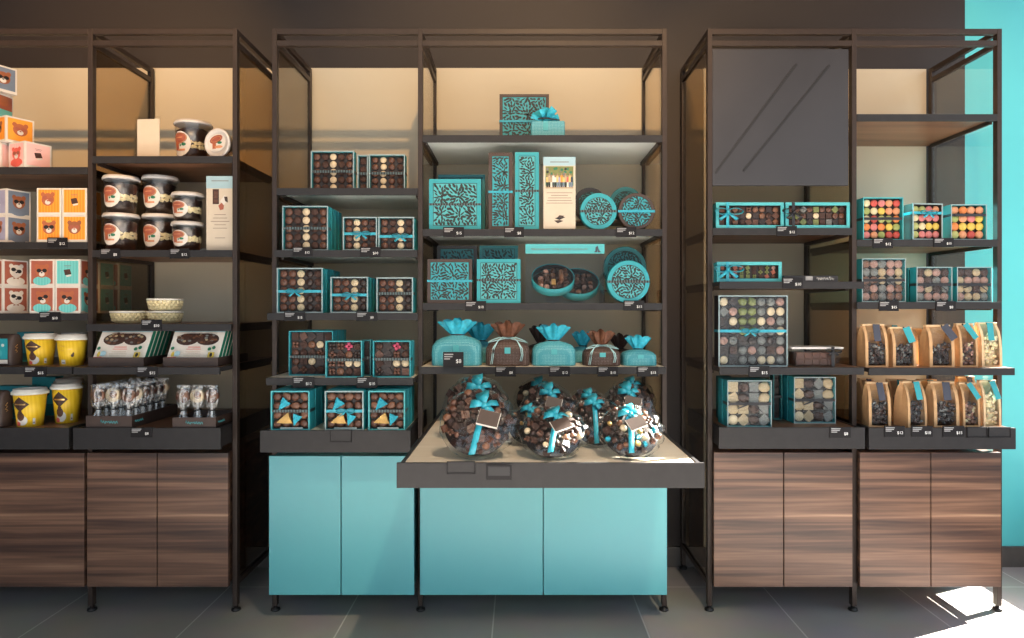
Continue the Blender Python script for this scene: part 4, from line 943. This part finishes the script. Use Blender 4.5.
def white_tub(p0, p1, Y, h, label, dz=0.):
    z = SH['L2C'][0] + dz; r = PL((p1 - p0) / 2, Y)
    t = thing('cream_sweets_tub', label, 'tub', (PX((p0 + p1) / 2, Y + r), Y + r, z), 0, 'low tubs of cream coloured sweets')
    b = mb('popcorn', True); rnd = random.Random(int(p0))
    b.lathe([(r * .75, .003), (r * .84, h - .009)], 24)
    for j in range(3):
        rr = r * (.76 + .04 * j)
        for k in range(22):
            a = 2 * PI * (k + .5 * (j % 2)) / 22; b.ell((rr * math.cos(a), rr * math.sin(a), h * (.30 + .21 * j)), (.0112, .0112, .0105), 7, 5, .1)
    b.build('sweets', t)['kind'] = 'stuff'
    b = mb('tubwall', True); b.lathe([(r * .86, 0), (r * .96, h - .006)], 40, cap1=False); b.build('tub_wall', t)
    b = mb('lid', True); b.lathe([(r * .96, h - .008), (r, h - .007), (r, h - .002), (r * .96, h), (r * .5, h)], 40); b.build('lid', t)
hw = PL(12.6, .03)
white_tub(111.5, 148, .03, hw, 'low tub of cream sweets, single one beside the stack of two')
white_tub(146.2 + 1.9, 182.6, .04, hw, 'lower tub of cream sweets in the stack of two')
white_tub(146.2 + 1.9, 182.6, .04, hw, 'upper tub of cream sweets in the stack of two', hw + .0005)

# ------------------------------------------------------------------ leaning white gift cartons in dark trays
def leaning(p0, p1, Y, label, nb, side):
    z = SH['L2D'][0]; w = PL(p1 - p0, Y); x = PX((p0 + p1) / 2, Y); th = -32
    tr = thing('counter_display', 'dark counter display tray under the %s leaning white carton' % side, 'display tray', (x, Y, z))
    b = mb('brown_card'); b.box(-w / 2 - .006, w / 2 + .006, 0, .003, 0, .036); b.box(-w / 2 - .006, w / 2 + .006, .003, .30, 0, .003)
    for sg in (-1, 1): b.box(*sorted((sg * (w / 2 + .003), sg * (w / 2 + .006))), .003, .30, 0, .036)
    b.build('tray_body', tr)
    L, d = .155, .022
    for k in range(nb):
        y = Y + .008 + k * (d / math.cos(R(th)) + .006)
        t = thing('window_carton', label if k == 0 else 'green sided white carton %s behind the %s leaning carton' % (ORD[k - 1], side), 'carton', (x, y, z + .0156), 0, 'leaning white cartons with green sides', R(th))
        b = mb('green_stripe'); b.box(-w / 2, w / 2, 0.001, d, .0, L); b.build('carton', t, bevel=.0008)
        b = mb('carton_white'); b.box(-w / 2, w / 2, -.0008, .001, 0, L); b.build('front_face', t)
        if k: continue
        b = MB()
        mp = xz(-w / 2, 0, w, L, -.0009, .0002)
        b.art(mp, [('r', 'sky_paper', 0, 1, .9, 1), ('e', 'cocoa', .3, .68, .22, .18), ('e', 'cocoa', .7, .68, .22, .18), ('r', 'cocoa', .3, .7, .62, .86)])
        rnd = random.Random(3 + int(p0)); sh = []
        for q in range(46):
            u, v = .12 + .76 * rnd.random(), .55 + .29 * rnd.random()
            if ((u - .3) / .2) ** 2 + ((v - .68) / .15) ** 2 < 1 or ((u - .7) / .2) ** 2 + ((v - .68) / .15) ** 2 < 1 or (.3 < u < .7 and .65 < v < .84): sh.append(('e', rnd.choice(['milk', 'milk2', 'g_grey', 'cocoa', 'g_tan']), u, v, .03, .035, rnd.random() * 3))
        for a, c in (('green', (.08, .38)), ('green', (.80, .36)), ('green', (.88, .4))): sh += [('e', a, c[0], c[1], .035, .05)]
        sh += [('r', 'coral', .03, .2, .06, .12), ('e', 'sky_paper', .2, .22, .06, .08), ('e', 'f_yellow', .12, .2, .03, .08), ('r', 'f_yellow', .8, .92, .1, .26), ('e', 'black', .86, .18, .03, .06), ('r', 'coral', .38, .62, .4, .42), ('r', 'coral', .36, .64, .34, .355), ('r', 'g_tan', .36, .64, .26, .27), ('r', 'g_tan', .32, .66, .2, .21), ('r', 'g_tan', .34, .66, .14, .15)]
        b.art(mp, sh, 6); b.build('front_print', t)
leaning(90, 142, -.08, 'white leaning carton with oval window, left of the pair', 5, 'left')
leaning(164.5, 216.5, -.08, 'white leaning carton with oval window, right of the pair', 4, 'right')

# ------------------------------------------------------------------ lollipops in dark display boxes
def lolly_box(p0, p1, top, Y, d, label, side, cols, nr):
    z = SH['TL2'][0]; w = PL(p1 - p0, Y); x = PX((p0 + p1) / 2, Y); h = PZ(top, Y) - z
    tr = thing('counter_display', label, 'display box', (x, Y, z))
    b = mb('brown_card'); b.box(-w / 2, w / 2, 0, .003, 0, h); b.box(-w / 2, w / 2, d - .003, d, 0, h); b.box(-w / 2, -w / 2 + .003, .003, d - .003, 0, h); b.box(w / 2 - .003, w / 2, .003, d - .003, 0, h)
    b.box(-w / 2 + .003, w / 2 - .003, .003, d - .003, h * .45, h * .5); b.build('tray_body', tr)
    g = mb('teal_light', True)
    pts = [(-.034 + .068 * k / 22, -.0012, h * .5 + .006 * math.sin(k * 1.9) + (.005 if k in (1, 2, 9) else 0)) for k in range(23)]
    g.tube(pts, .0012, 5); g.tube([(w / 2 + .0012, .02 + .06 * k / 16, h * .5 + .005 * math.sin(k * 1.9)) for k in range(17)], .0012, 5); g.build('script_print', tr)
    for j in range(nr):
        for i in range(cols):
            xx = x - w / 2 + w * (i + .5) / cols; yy = Y + .03 + j * .052
            if yy > Y + d - .02: continue
            l = thing('lollipop', '%s lollipop in row %s of the %s display box' % (['left', 'middle', 'right'][i], ROW[j], side), 'lollipop', (xx, yy, z + h * .5 + .0005), random.uniform(-.12, .12), 'wrapped chocolate lollipops'); l.scale = (1.22, 1.22, 1.3)
            mb('stick', True).lathe([(.003, 0), (.003, .06)], 10).build('stick', l)
            m = random.choice(['milk', 'cocoa', 'milk', 'white', 'dark'] if j else (['white', 'cocoa', 'milk'] if side == 'right' else ['white', 'cocoa', 'milk2']))
            hh = mb(m, True); hh.lathe([(.0205, .012), (.0225, .006), (.0225, -.006), (.0205, -.01), (.0, -.011)], 24, (0, 0, .08), 'y'); 
            hh.use('milk2' if m != 'milk2' else 'dark').ell((.005, -.011, .083), (.012, .004, .012), 10, 6); hh.build('chocolate_head', l)
            N = 24; rows = []
            rn = random.Random(i * 31 + j * 7)
            for q, zz in ((.018, .002), (.014, .018), (.0085, .036), (.018, .046), (.0215, .06), (.0225, .085), (.021, .104), (.0222, .112)):
                rows.append([(q * (1 + rn.uniform(-.13, .1)) * math.cos(2 * PI * k / N), q * (.75 if zz > .04 else 1) * (1 + rn.uniform(-.16, .1)) * math.sin(2 * PI * k / N), zz) for k in range(N)])
            b = mb('wrap', False); b.grid(rows, True); b.build('wrapper', l)
            mb('ribbon_k').lathe([(.010, .034), (.010, .038)], 12).build('tie', l)
ROW = ['one', 'two', 'three', 'four', 'five', 'six', 'seven']
lolly_box(86, 132, 416, -.105, .36, 'long dark display box of wrapped lollipops at left of walnut tray', 'left', 3, 6)
lolly_box(172.5, 215.8, 417.5, -.1065, .20, 'short dark display box of wrapped lollipops at right of walnut tray', 'right', 3, 1)

# ------------------------------------------------------------------ right rack, left bay
def pralines(i, j): return random.choice([('square', 'dark'), ('square', 'milk'), ('dome', 'milk2'), ('square', 'milk'), ('cluster', 'milk'), ('square', 'cocoa'), ('dome', 'cocoa')])
def long_box(key, p0, p1, top, Y, label, pk, bowm, bx, cols=9, rows=3):
    t = choc_box(key, p0, p1, top, Y, label, cols, rows, pk, None, None, d=.05, side='teal', rim='teal_light', rimw=.0125, group='long turquoise framed praline boxes', fill=.47, name='long_chocolate_box')
    w = PL(p1 - p0, Y); h = PZ(top, Y) - SH[key][0]
    mb(bowm).box(bx * w - .006, bx * w + .006, -.0045, -.0025, -.0, h + .001).build('ribbon_band', t)
    bow(t, bowm, bx * w, -.006, h * .62, .058 if bowm == 'ribbon' else .05)
long_box('R1A', 716, 783.5, 202.5, .01, 'long praline box with turquoise bow, left one on upper shelf of right rack', lambda i, j: ('ball', 'white') if (i, j) == (4, 1) else pralines(i, j), 'ribbon', -.33)
long_box('R1A', 785.5, 849.5, 202.5, .01, 'long praline box with dark bow, right one on the upper shelf', lambda i, j: ('ball', 'white') if (i, j) == (4, 1) else random.choice([('square', 'dark'), ('square', 'g_grey'), ('dome', 'milk'), ('square', 'g_olive'), ('square', 'cocoa')]), 'ribbon_k', -.38)
long_box('R1B', 717, 781.5, 262, -.07, 'long praline box with turquoise bow alone on the second shelf', lambda i, j: random.choice([('dome', 'milk'), ('square', 'g_olive'), ('square', 'cocoa'), ('ball', 'g_rose'), ('cluster', 'g_olive'), ('square', 'rust')]), 'ribbon', -.34)
loc, w, h = fit('R1B', 784, 838, 275.5, -.08)
t = thing('flat_carton', 'flat black carton with white script lying on the second shelf, right rack', 'carton', loc)
mb('black_card').box(-w / 2, w / 2, 0, .12, 0, h).build('carton', t, bevel=.001)
b = mb('tag_wht', True); b.tube([(w * .1 + w * .32 * k / 26, -.0012, h * .45 + .006 * math.sin(k * 1.7) + (.006 if k % 9 == 2 else 0)) for k in range(27)], .0014, 5); b.build('script_print', t)
mb('tag_txt').box(-w * .1, w * .03, -.001, 0, h * .2, h * .85).build('printed_label', t)
# large film wrapped hamper box
def ham(i, j):
    if j >= 3 and i in (2, 3): return ('rock', 'g_olive', 1.1)
    return random.choice([('square', 'dark'), ('dome', 'g_grey'), ('ball', 'white'), ('square', 'cocoa'), ('ball', 'g_grey'), ('dome', 'dark'), ('dome', 'g_rose'), ('square', 'g_grey')])
t = choc_box('R1C', 718.5, 787.5, 295.5, -.06, 'large film wrapped assorted box with turquoise band on third shelf, right rack', 7, 7, ham, 'ribbon', 'ribbon', -.05, d=.06, film=True, group='film wrapped boxes on the right rack', side='black_card')
loc, w, h = fit('R1C', 791, 843, 347, -.06)
t = thing('chocolate_bar_tray', 'clear tray pack of brown chocolate with dark ribbon on third shelf', 'tray pack', loc)
b = mb('milk'); b.box(-w * .38, w * .38, .012, .09, .003, h * .72)
for i in range(5):
    for j in range(2): b.box(-w * .37 + i * w * .15, -w * .37 + i * w * .15 + w * .13, .008, .0125, .006 + j * h * .34, .004 + j * h * .34 + h * .3)
b.build('chocolate_block', t, bevel=.002)
N = 4; b = mb('film'); b.grid([[(-w * .42, 0, 0), (w * .42, 0, 0), (w * .42, .10, 0), (-w * .42, .10, 0)], [(-w * .48, -.004, h * .9), (w * .48, -.004, h * .9), (w * .48, .106, h * .9), (-w * .48, .106, h * .9)]], True, True, False); b.build('clear_tray', t)
b = mb('lid_clear'); b.box(-w * .5, w * .5, -.006, .108, h * .9, h); b.build('lid', t, bevel=.001)
b = mb('ribbon_k'); b.box(w * .26, w * .32, -.0085, -.0062, 0, h); b.box(w * .26, w * .32, -.0085, .108, h + .0002, h + .0016); b.build('ribbon_band', t); bow(t, 'ribbon_k', w * .29, -.009, h * .8, .03)
def cream_mix(i, j): return random.choice([('square', 'g_tan'), ('dome', 'cocoa'), ('square', 'g_grey'), ('ball', 'white'), ('rock', 'g_tan'), ('square', 'cocoa'), ('dome', 'g_rose'), ('square', 'dark'), ('rock', 'milk2')])
G2 = 'film wrapped boxes on the right rack'
def wrapped(key, p0, p1, top, Y, label, cols, rows, pk, beh=1, short=None, d=.06):
    t = choc_box(key, p0, p1, top, Y, label, cols, rows, pk, 'ribbon_k', None, .1, d=d, film=True, group=G2, rimw=.003, behind=beh, short=short, fill=.5)
    w = PL(p1 - p0, Y); h = PZ(top, Y) - SH[key][0]
    b = mb('ribbon_k')
    for sg in (-1, 1): b.strip([(0, -.004, h * .5), (sg * .02, -.008, h * .47), (sg * .05, -.006, h * (.40 if sg < 0 else .32))], (0, .1, 1), [.004, .007, .005])
    b.build('ribbon_bow', t)
    return t
def stripes(seed):
    def g(i, j):
        q = (i + j // 2) % 4
        return [('rock', 'g_tan', 1.25), ('square', 'g_tan', 1.05), ('rock', 'cocoa', 1.15), ('square', 'g_grey')][q] if (i, j) != (0, 0) else ('ball', 'white')
    return g
wrapped('TR1', 727.5, 771.5, 380.5, -.07, 'film wrapped cream and grey box at left front of right rack tray', 4, 4, stripes(1), 1, 'left tray film box')
wrapped('TR1', 794, 835.5, 377, .02, 'film wrapped box set back at right of the same tray', 4, 4, stripes(2), 2, 'right tray film box')
choc_box('TR1', 719, 731, 376.5, .14, 'dark box in shade at the far left of right rack tray', 2, 5, lambda i, j: ('ball', 'dark'), None, None, 0, group=G2, side='teal_dark', rim='teal_dark')
choc_box('TR1', 773, 782, 374, .12, 'turquoise box coloured as shaded between the two tray film boxes', 2, 5, lambda i, j: ('ball', 'dark'), 'ribbon_k', None, 0, group=G2, side='teal_dark', rim='teal_dark')

# ------------------------------------------------------------------ right rack, right bay
FR = ['f_orange', 'f_peach', 'f_yellow', 'f_green', 'f_red', 'f_pink', 'f_cream', 'f_lime', 'f_orange', 'f_peach', 'f_pink']
def fruit(i, j): return ('ball', random.choice(FR))
def pale_fruit(i, j): return ('ball', random.choice(['f_cream', 'f_pink', 'f_peach', 'f_lime', 'f_yellow', 'f_pink']))
G3 = 'boxes of coloured fruit sweets'
choc_box('R2B', 863, 903, 197.5, .02, 'large box of fruit shaped sweets with dark ribbon at left, right rack', 5, 5, fruit, 'ribbon_k', None, .1, d=.055, rim='teal_light', rimw=.003, group=G3, film=False, fill=.49, flat=.6)
t = choc_box('R2B', 911.5, 943.5, 203.5, .015, 'turned box of pale fruit sweets with turquoise ribbon, middle of fruit shelf', 4, 4, pale_fruit, 'ribbon', 'ribbon', .0, d=.055, side='brown_card', group=G3, rz=R(6), bz=.74, fill=.5, flat=.6)
choc_box('R2B', 951, 986.5, 204.5, .015, 'box of fruit sweets with dark ribbon at right of fruit shelf', 4, 4, fruit, 'ribbon_k', None, -.3, d=.055, rim='rim_grey', rimw=.003, group=G3, bz=.7, fill=.5, flat=.6)
choc_box('R2B', 903.5, 915, 207, .12, 'dark edged fruit box in shade behind the turned pale box', 2, 5, lambda i, j: ('ball', random.choice(['f_red', 'f_green', 'f_orange'])), None, None, 0, group=G3, side='black_card')
def film_greyed(i, j): return random.choice([('ball', 'g_tan'), ('ball', 'g_grey'), ('ball', 'g_rose'), ('dome', 'g_rose'), ('ball', 'milk2'), ('dome', 'g_tan'), ('ball', 'cocoa')])  # cellophane haze put into the chocolate colours as grey and rose tones
wrapped('R2C', 862, 905.5, 258.5, .0, 'large film wrapped truffle box at left of third shelf, right bay', 5, 5, film_greyed, 1, 'large film wrapped truffle box', .05)
wrapped('R2C', 916.5, 952, 267, .0, 'smaller film wrapped truffle box in the middle of third shelf', 4, 4, film_greyed, 1, 'middle film wrapped truffle box', .05)
wrapped('R2C', 957, 991.5, 267, .0, 'smaller film wrapped truffle box at right of third shelf by turquoise wall', 4, 4, film_greyed, 1, 'right film wrapped truffle box', .05)

def kraft_bag(key, p0, p1, top, Y, label, fill, slip, srot=0., rz=0., d=.075, sx=0., light=False, win=True):
    loc, w, h = fit(key, p0, p1, top, Y); w *= .92
    t = thing('kraft_bag', label, 'paper bag', (loc[0], Y + d / 2, loc[2]), rz, 'kraft paper bags on the right rack')
    lv = [(0, 1., 1.), (.06, 1., 1.02), (.35, 1.0, 1.0), (.6, .985, .92), (.8, .97, .66), (.93, .96, .26), (1., .96, .08)]
    def hw(k): return w / 2 * lv[k][1]
    def hd(k): return d / 2 * lv[k][2]
    b = mb('kraft_l' if light else 'kraft'); fw = w * .125
    # back, sides (with gusset fold), bottom, front strips
    for k in range(6):
        z0, z1 = lv[k][0] * h, lv[k + 1][0] * h
        b.add([(-hw(k), hd(k), z0), (hw(k), hd(k), z0), (hw(k + 1), hd(k + 1), z1), (-hw(k + 1), hd(k + 1), z1)], [(1, 0, 3, 2)])
        for sg in (-1, 1):
            g0, g1 = (.0 if k < 2 else .14 * (k - 1) / 5), (.0 if k < 1 else .14 * k / 5)
            b.add([(sg * hw(k), -hd(k), z0), (sg * (hw(k) - w * g0), 0, z0), (sg * hw(k), hd(k), z0), (sg * hw(k + 1), -hd(k + 1), z1), (sg * (hw(k + 1) - w * g1), 0, z1), (sg * hw(k + 1), hd(k + 1), z1)], [(0, 1, 4, 3), (1, 2, 5, 4)])
            xi0, xi1 = (sg * (hw(k) - fw), sg * (hw(k + 1) - fw))
            b.add([(sg * hw(k), -hd(k), z0), (xi0, -hd(k), z0), (xi1, -hd(k + 1), z1), (sg * hw(k + 1), -hd(k + 1), z1)], [(0, 1, 2, 3)])
    b.add([(-hw(0), -hd(0), 0.0005), (hw(0), -hd(0), 0.0005), (hw(0), hd(0), 0.0005), (-hw(0), hd(0), 0.0005)], [(0, 1, 2, 3)])
    b.add([(-hw(0) + fw, -hd(0), 0), (hw(0) - fw, -hd(0), 0), (hw(1) - fw, -hd(1), .03 * h), (-hw(1) + fw, -hd(1), .03 * h)], [(0, 1, 2, 3)])
    o = b.build('bag_body', t)
    mb('kraft_l').box(-w * .49, w * .49, -.010, .010, h * .955, h * 1.0).build('folded_top', t, bevel=.002)
    f = mb('film'); f.grid([[(-hw(k) + fw, -hd(k) + .0008, max(lv[k][0], .02) * h), (hw(k) - fw, -hd(k) + .0008, max(lv[k][0], .02) * h)] for k in range(6)], False); f.build('clear_window', t)
    rn = random.Random(int(p0 * 3 + top)); b = mb(fill, True)
    b.box(-w * .30, w * .30, -d * .28, d * .3, .004, h * .42)
    fills = {'dark': ['dark', 'cocoa', 'g_grey', 'dark', 'black_card'], 'milk': ['milk', 'milk2', 'dark', 'g_rose', 'f_cream'], 'popcorn': ['popcorn', 'g_tan', 'white', 'popcorn']}[fill]
    for k in range(56):
        b.use(rn.choice(fills)); b.ell((rn.uniform(-.34, .34) * w, -d * .36 + rn.uniform(0, .006), .012 + rn.random() * h * (.48 if fill != 'popcorn' else .66)), (.008, .006, .0065), 7, 5, .2, Euler((0, rn.random() * 3, 0)).to_matrix())
    b.build('sweets', t)['kind'] = 'stuff'
    m = Euler((R(-12), R(srot), 0)).to_matrix(); L = h * .40
    c = mb(slip); c.obox(Vector((sx * w, -.012 - .012, h * .985)) + m @ Vector((0, -.006, -L / 2)), (w * .30, .0012, L), m); c.build('hanging_slip', t)
    b = mb('steel', True); b.ell((sx * w, -.0125, h * .975), (.004, .003, .004), 8, 6); b.build('clip', t)
    return t
UP, LO = 'upper', 'lower'
kraft_bag('R2D', 864.5, 889.5, 324, -.05, 'kraft bag of dark chocolates with slate slip, first in upper row', 'dark', 'slate', 0)
kraft_bag('R2D', 892, 917.5, 327, -.055, 'kraft bag with tilted turquoise slip, second in upper row', 'dark', 'teal', -18, sx=.1)
kraft_bag('R2D', 928.5, 956, 325, -.05, 'kraft bag with slanting slate slip, third in upper row', 'dark', 'slate', -32, sx=.12)
kraft_bag('R2D', 959.5, 979, 323.5, -.045, 'kraft bag with slanting turquoise slip, fourth in upper row', 'milk', 'teal', -32, sx=-.15)
kraft_bag('R2D', 981, 1003, 322.5, -.05, 'pale kraft bag of light sweets, last in upper row', 'popcorn', 'teal', 2, light=True, sx=-.05)
kraft_bag('TR2', 869.5, 892.5, 382.5, -.055, 'kraft bag of dark chocolates with slate slip, first in lower row', 'dark', 'slate', -6, rz=R(-6))
kraft_bag('TR2', 903, 928, 381.5, -.055, 'kraft bag with turquoise slip, second in lower row', 'dark', 'teal', -4, rz=R(14))
kraft_bag('TR2', 933, 960.5, 382, -.055, 'kraft bag with straight slate slip, third in lower row', 'dark', 'slate', 0)
kraft_bag('TR2', 962.5, 981, 383, -.05, 'kraft bag with slanting turquoise slip, fourth in lower row', 'milk', 'teal', -28, sx=-.1)
kraft_bag('TR2', 983, 1002, 381, -.055, 'pale kraft bag of light sweets, last in lower row', 'popcorn', 'teal', -14, light=True, sx=.05)
for key, p0, p1, top, l in (('R2D', 858, 880, 327, 'shaded kraft bag behind first bag of upper row'), ('R2D', 915, 938, 328, 'shaded kraft bag in gap between second and third upper bags'), ('R2D', 886, 905, 325, 'shaded kraft bag behind second bag of upper row'),
                            ('TR2', 890, 912, 380, 'shaded kraft bag in gap between first and second lower bags'), ('TR2', 921, 942, 380, 'shaded kraft bag in gap between second and third lower bags'), ('TR2', 961, 980, 377, 'kraft bag behind fourth bag of lower row'), ('TR2', 862, 878, 379, 'shaded kraft bag behind first bag of lower row')):
    kraft_bag(key, p0, p1, top, .09, l, 'dark', 'slate' if 'second' not in l else 'teal', 0)

# ------------------------------------------------------------------ price tags and empty tag holders
def price(p0, p1, q0, q1, Yf, label, kind='tag', txt='$12'):
    Y = Yf - .0042
    w, h = PL(p1 - p0, Y), PL(q1 - q0, Y); x, z = PX((p0 + p1) / 2, Y), PZ(q1, Y)
    t = thing('price_tag' if kind == 'tag' else 'tag_holder', label, 'price tag' if kind == 'tag' else 'tag holder', (x, Y, z), 0, 'black price tags' if kind == 'tag' else 'empty tag holders')
    if kind == 'tag':
        mb('tag').box(-w / 2, w / 2, 0, .0045, 0, h).build('tag_plate', t, bevel=.0008)
        b = mb('tag_txt')
        for k, ww in enumerate((.44, .40, .28)): b.box(-w * .44, -w * .44 + w * ww, -.0005, -.0001, h * (.80 - k * .15), h * (.88 - k * .15))
        b.build('printed_lines', t)
        lettering('price_text', txt, h * .36, 'tag_wht', t, (w * .26, -.0006, h * .38))
    else:
        b = mb('lip'); b.box(-w / 2, w / 2, 0, .0045, 0, h); b.use('tag')
        for (a, c, e, g) in ((-w / 2, w / 2, 0, .004), (-w / 2, w / 2, h - .002, h), (-w / 2, -w / 2 + .0025, 0, h), (w / 2 - .0025, w / 2, 0, h)): b.box(a, c, -.002, 0, e, g)
        b.build('holder_frame', t)
    return t
P = [
 (47, 67, 237.5, 247.5, 0, 'price tag under the orange bear boxes'), (39, 60, 312, 322, 0, 'price tag under the turquoise bear boxes'), (24, 46, 366.5, 377, -.10, 'price tag on shelf edge under the yellow diamond cup'),
 (100, 120, 248.5, 258.5, 0, 'price tag under the left popcorn tub stack'), (169.5, 189, 248.5, 258.5, 0, 'price tag under the right popcorn tub stack'), (141, 161.5, 319.5, 329.5, -.035, 'price tag under the cream sweets tubs'), (136.5, 157.5, 366.5, 377, -.12, 'price tag between the two leaning white cartons'), (130.5, 152, 427.5, 437.5, -.12, 'price tag on tray edge under the lollipops'),
 (292.5, 312, 247, 256, -.05, 'price tag under the five by five truffle box'), (360, 380.5, 247, 257, -.05, 'price tag under the pair of small truffle boxes'), (284, 305, 312, 321, -.06, 'price tag under the biggest swirl chocolate box'), (356, 377, 312, 321, -.06, 'price tag under the middle swirl chocolate box'), (292.5, 314, 377, 388, -.12, 'price tag under the large assorted box'), (356.5, 377, 377, 388, -.12, 'price tag between the two pink piece boxes'),
 (443, 464, 227, 237, 0, 'price tag under the large square turquoise leaf box'), (504, 524, 227, 237, 0, 'price tag under the tall narrow leaf boxes'), (616, 636.5, 227, 237, 0, 'price tag under the round boxes of second shelf'), (465, 486, 301, 311, 0, 'price tag under the square leaf boxes of third shelf'), (623.5, 644.5, 300.5, 310.5, 0, 'price tag under the large round box of third shelf'),
 (495, 516, 366.5, 376.5, -.06, 'price tag under the wider brown fabric bag'), (549, 570, 366.5, 376.5, -.06, 'price tag under the middle turquoise fabric bag'), (597.5, 618, 366.5, 376.5, -.06, 'price tag under the smaller brown fabric bag'), (637, 658.5, 366.5, 376.5, -.06, 'price tag under the smallest turquoise fabric bag'), (443, 463.5, 352, 367, -.075, 'taller price tag standing before the widest turquoise bag'),
 (776.5, 797, 226, 236, 0, 'price tag between the two upper long praline boxes'), (782.5, 803, 277.5, 288.5, -.10, 'price tag beside the flat black carton'), (749, 769.5, 366, 377, -.10, 'price tag under the large film wrapped box with turquoise band'), (830, 851, 427, 438, -.10, 'price tag at right of right rack tray below film boxes'),
 (873, 893, 238, 248, 0, 'price tag under the large fruit sweets box'), (933.5, 954, 238, 247, 0, 'price tag between the turned and right fruit boxes'), (879, 899, 301, 311, -.03, 'price tag under the large film wrapped truffle box'), (936, 956, 301, 311, -.03, 'price tag under the middle film wrapped truffle box'),
 (884.5, 905, 426, 437, -.10, 'price tag on tray under first lower kraft bag'), (911.5, 933, 426, 437, -.10, 'price tag on tray under second lower kraft bag'), (943, 964.5, 426, 437, -.10, 'price tag on tray under third lower kraft bag'),
]
for k, p in enumerate(P): price(*p, txt=['$12', '$10', '$15', '$8'][k % 4])
price(967, 987, 427, 437.5, -.10, 'empty tag holder on tray under fourth lower kraft bag', 'h')
price(988.5, 1010.5, 427, 437.5, -.10, 'empty tag holder on tray under the last pale kraft bag', 'h')
price(330, 351.5, 430, 442, -.19, 'empty tag holder on front of the pale foil sweets tray', 'h')
price(447, 475, 461.5, 474, -.70, 'clear empty tag holder at left on pulled out tray front', 'h')
t = thing('price_tag', 'blank dark tag on pulled out tray front beside the empty holder', 'price tag', (PX(499, -.7042), -.7042, PZ(480, -.7042)), 0, 'black price tags')
w, h = PL(25.5, -.706), PL(15.5, -.706)
b = mb('tag'); b.box(-w / 2, w / 2, 0, .0045, 0, h); b.build('tag_plate', t, bevel=.0008)
mb('black').box(-w * .42, w * .42, -.001, -.0001, h * .28, h * .86).build('dark_card', t)

# ------------------------------------------------------------------ lights
def spot(name, loc, target, e, ang, col, rad=.05, blend=.5):
    l = bpy.data.lights.new(name, 'SPOT'); l.energy = e; l.color = col; l.spot_size = R(ang); l.spot_blend = blend; l.shadow_soft_size = rad
    o = bpy.data.objects.new(name, l); COL.objects.link(o); o.location = loc
    o.rotation_euler = (Vector(target) - Vector(loc)).to_track_quat('-Z', 'Y').to_euler(); return o
WARM = (1., .62, .29); WARM2 = (1., .56, .21)
spot('ceiling_spot', (-1.25, -3.0, 4.3), (-1.95, .4, 2.1), 600, 31, WARM2, .05, .85)
spot('ceiling_spot', (.30, -3.0, 4.3), (-.12, .4, 2.1), 430, 37, WARM, .05, .85)
spot('ceiling_spot', (.55, -3.0, 4.3), (1.55, .4, 2.0), 330, 32, WARM)
spot('ceiling_spot', (.9, -2.6, 4.3), (.1, -.5, .8), 420, 26, (1, .8, .58), .05, .7)
sun = bpy.data.lights.new('sun', 'SUN'); sun.energy = 110.; sun.color = (1, .95, .86); sun.angle = R(.6)
so = bpy.data.objects.new('sun', sun); COL.objects.link(so)
so.rotation_euler = Vector((-.80, -.34, -.50)).to_track_quat('-Z', 'Y').to_euler()
wd = bpy.data.worlds.new('daylight'); S.world = wd; wd.use_nodes = True
nt = wd.node_tree; bg = nt.nodes['Background']
tc = nt.nodes.new('ShaderNodeTexCoord'); sp = nt.nodes.new('ShaderNodeSeparateXYZ'); rp = nt.nodes.new('ShaderNodeValToRGB')
nt.links.new(tc.outputs['Generated'], sp.inputs[0]); nt.links.new(sp.outputs['Z'], rp.inputs['Fac'])
rp.color_ramp.elements[0].position = 0.0; rp.color_ramp.elements[0].color = (.5, .53, .55, 1)
rp.color_ramp.elements[1].position = .5; rp.color_ramp.elements[1].color = (.62, .82, 1, 1)
nt.links.new(rp.outputs['Color'], bg.inputs['Color']); bg.inputs['Strength'].default_value = 2.4

# ------------------------------------------------------------------ camera
cam = bpy.data.cameras.new('camera'); cam.sensor_width = 36; cam.lens = 24
cam.shift_x = -8 / 1024; cam.shift_y = -10 / 1024
co = bpy.data.objects.new('camera', cam); COL.objects.link(co); co.location = (0, -D0, EYE); co.rotation_euler = (PI / 2, 0, 0)
S.camera = co
S.cycles.sample_clamp_indirect = 6.0
vs = S.view_settings; vs.view_transform = 'Standard'; vs.look = 'None'; vs.gamma = 1; vs.exposure = 0.0; vs.use_curve_mapping = False
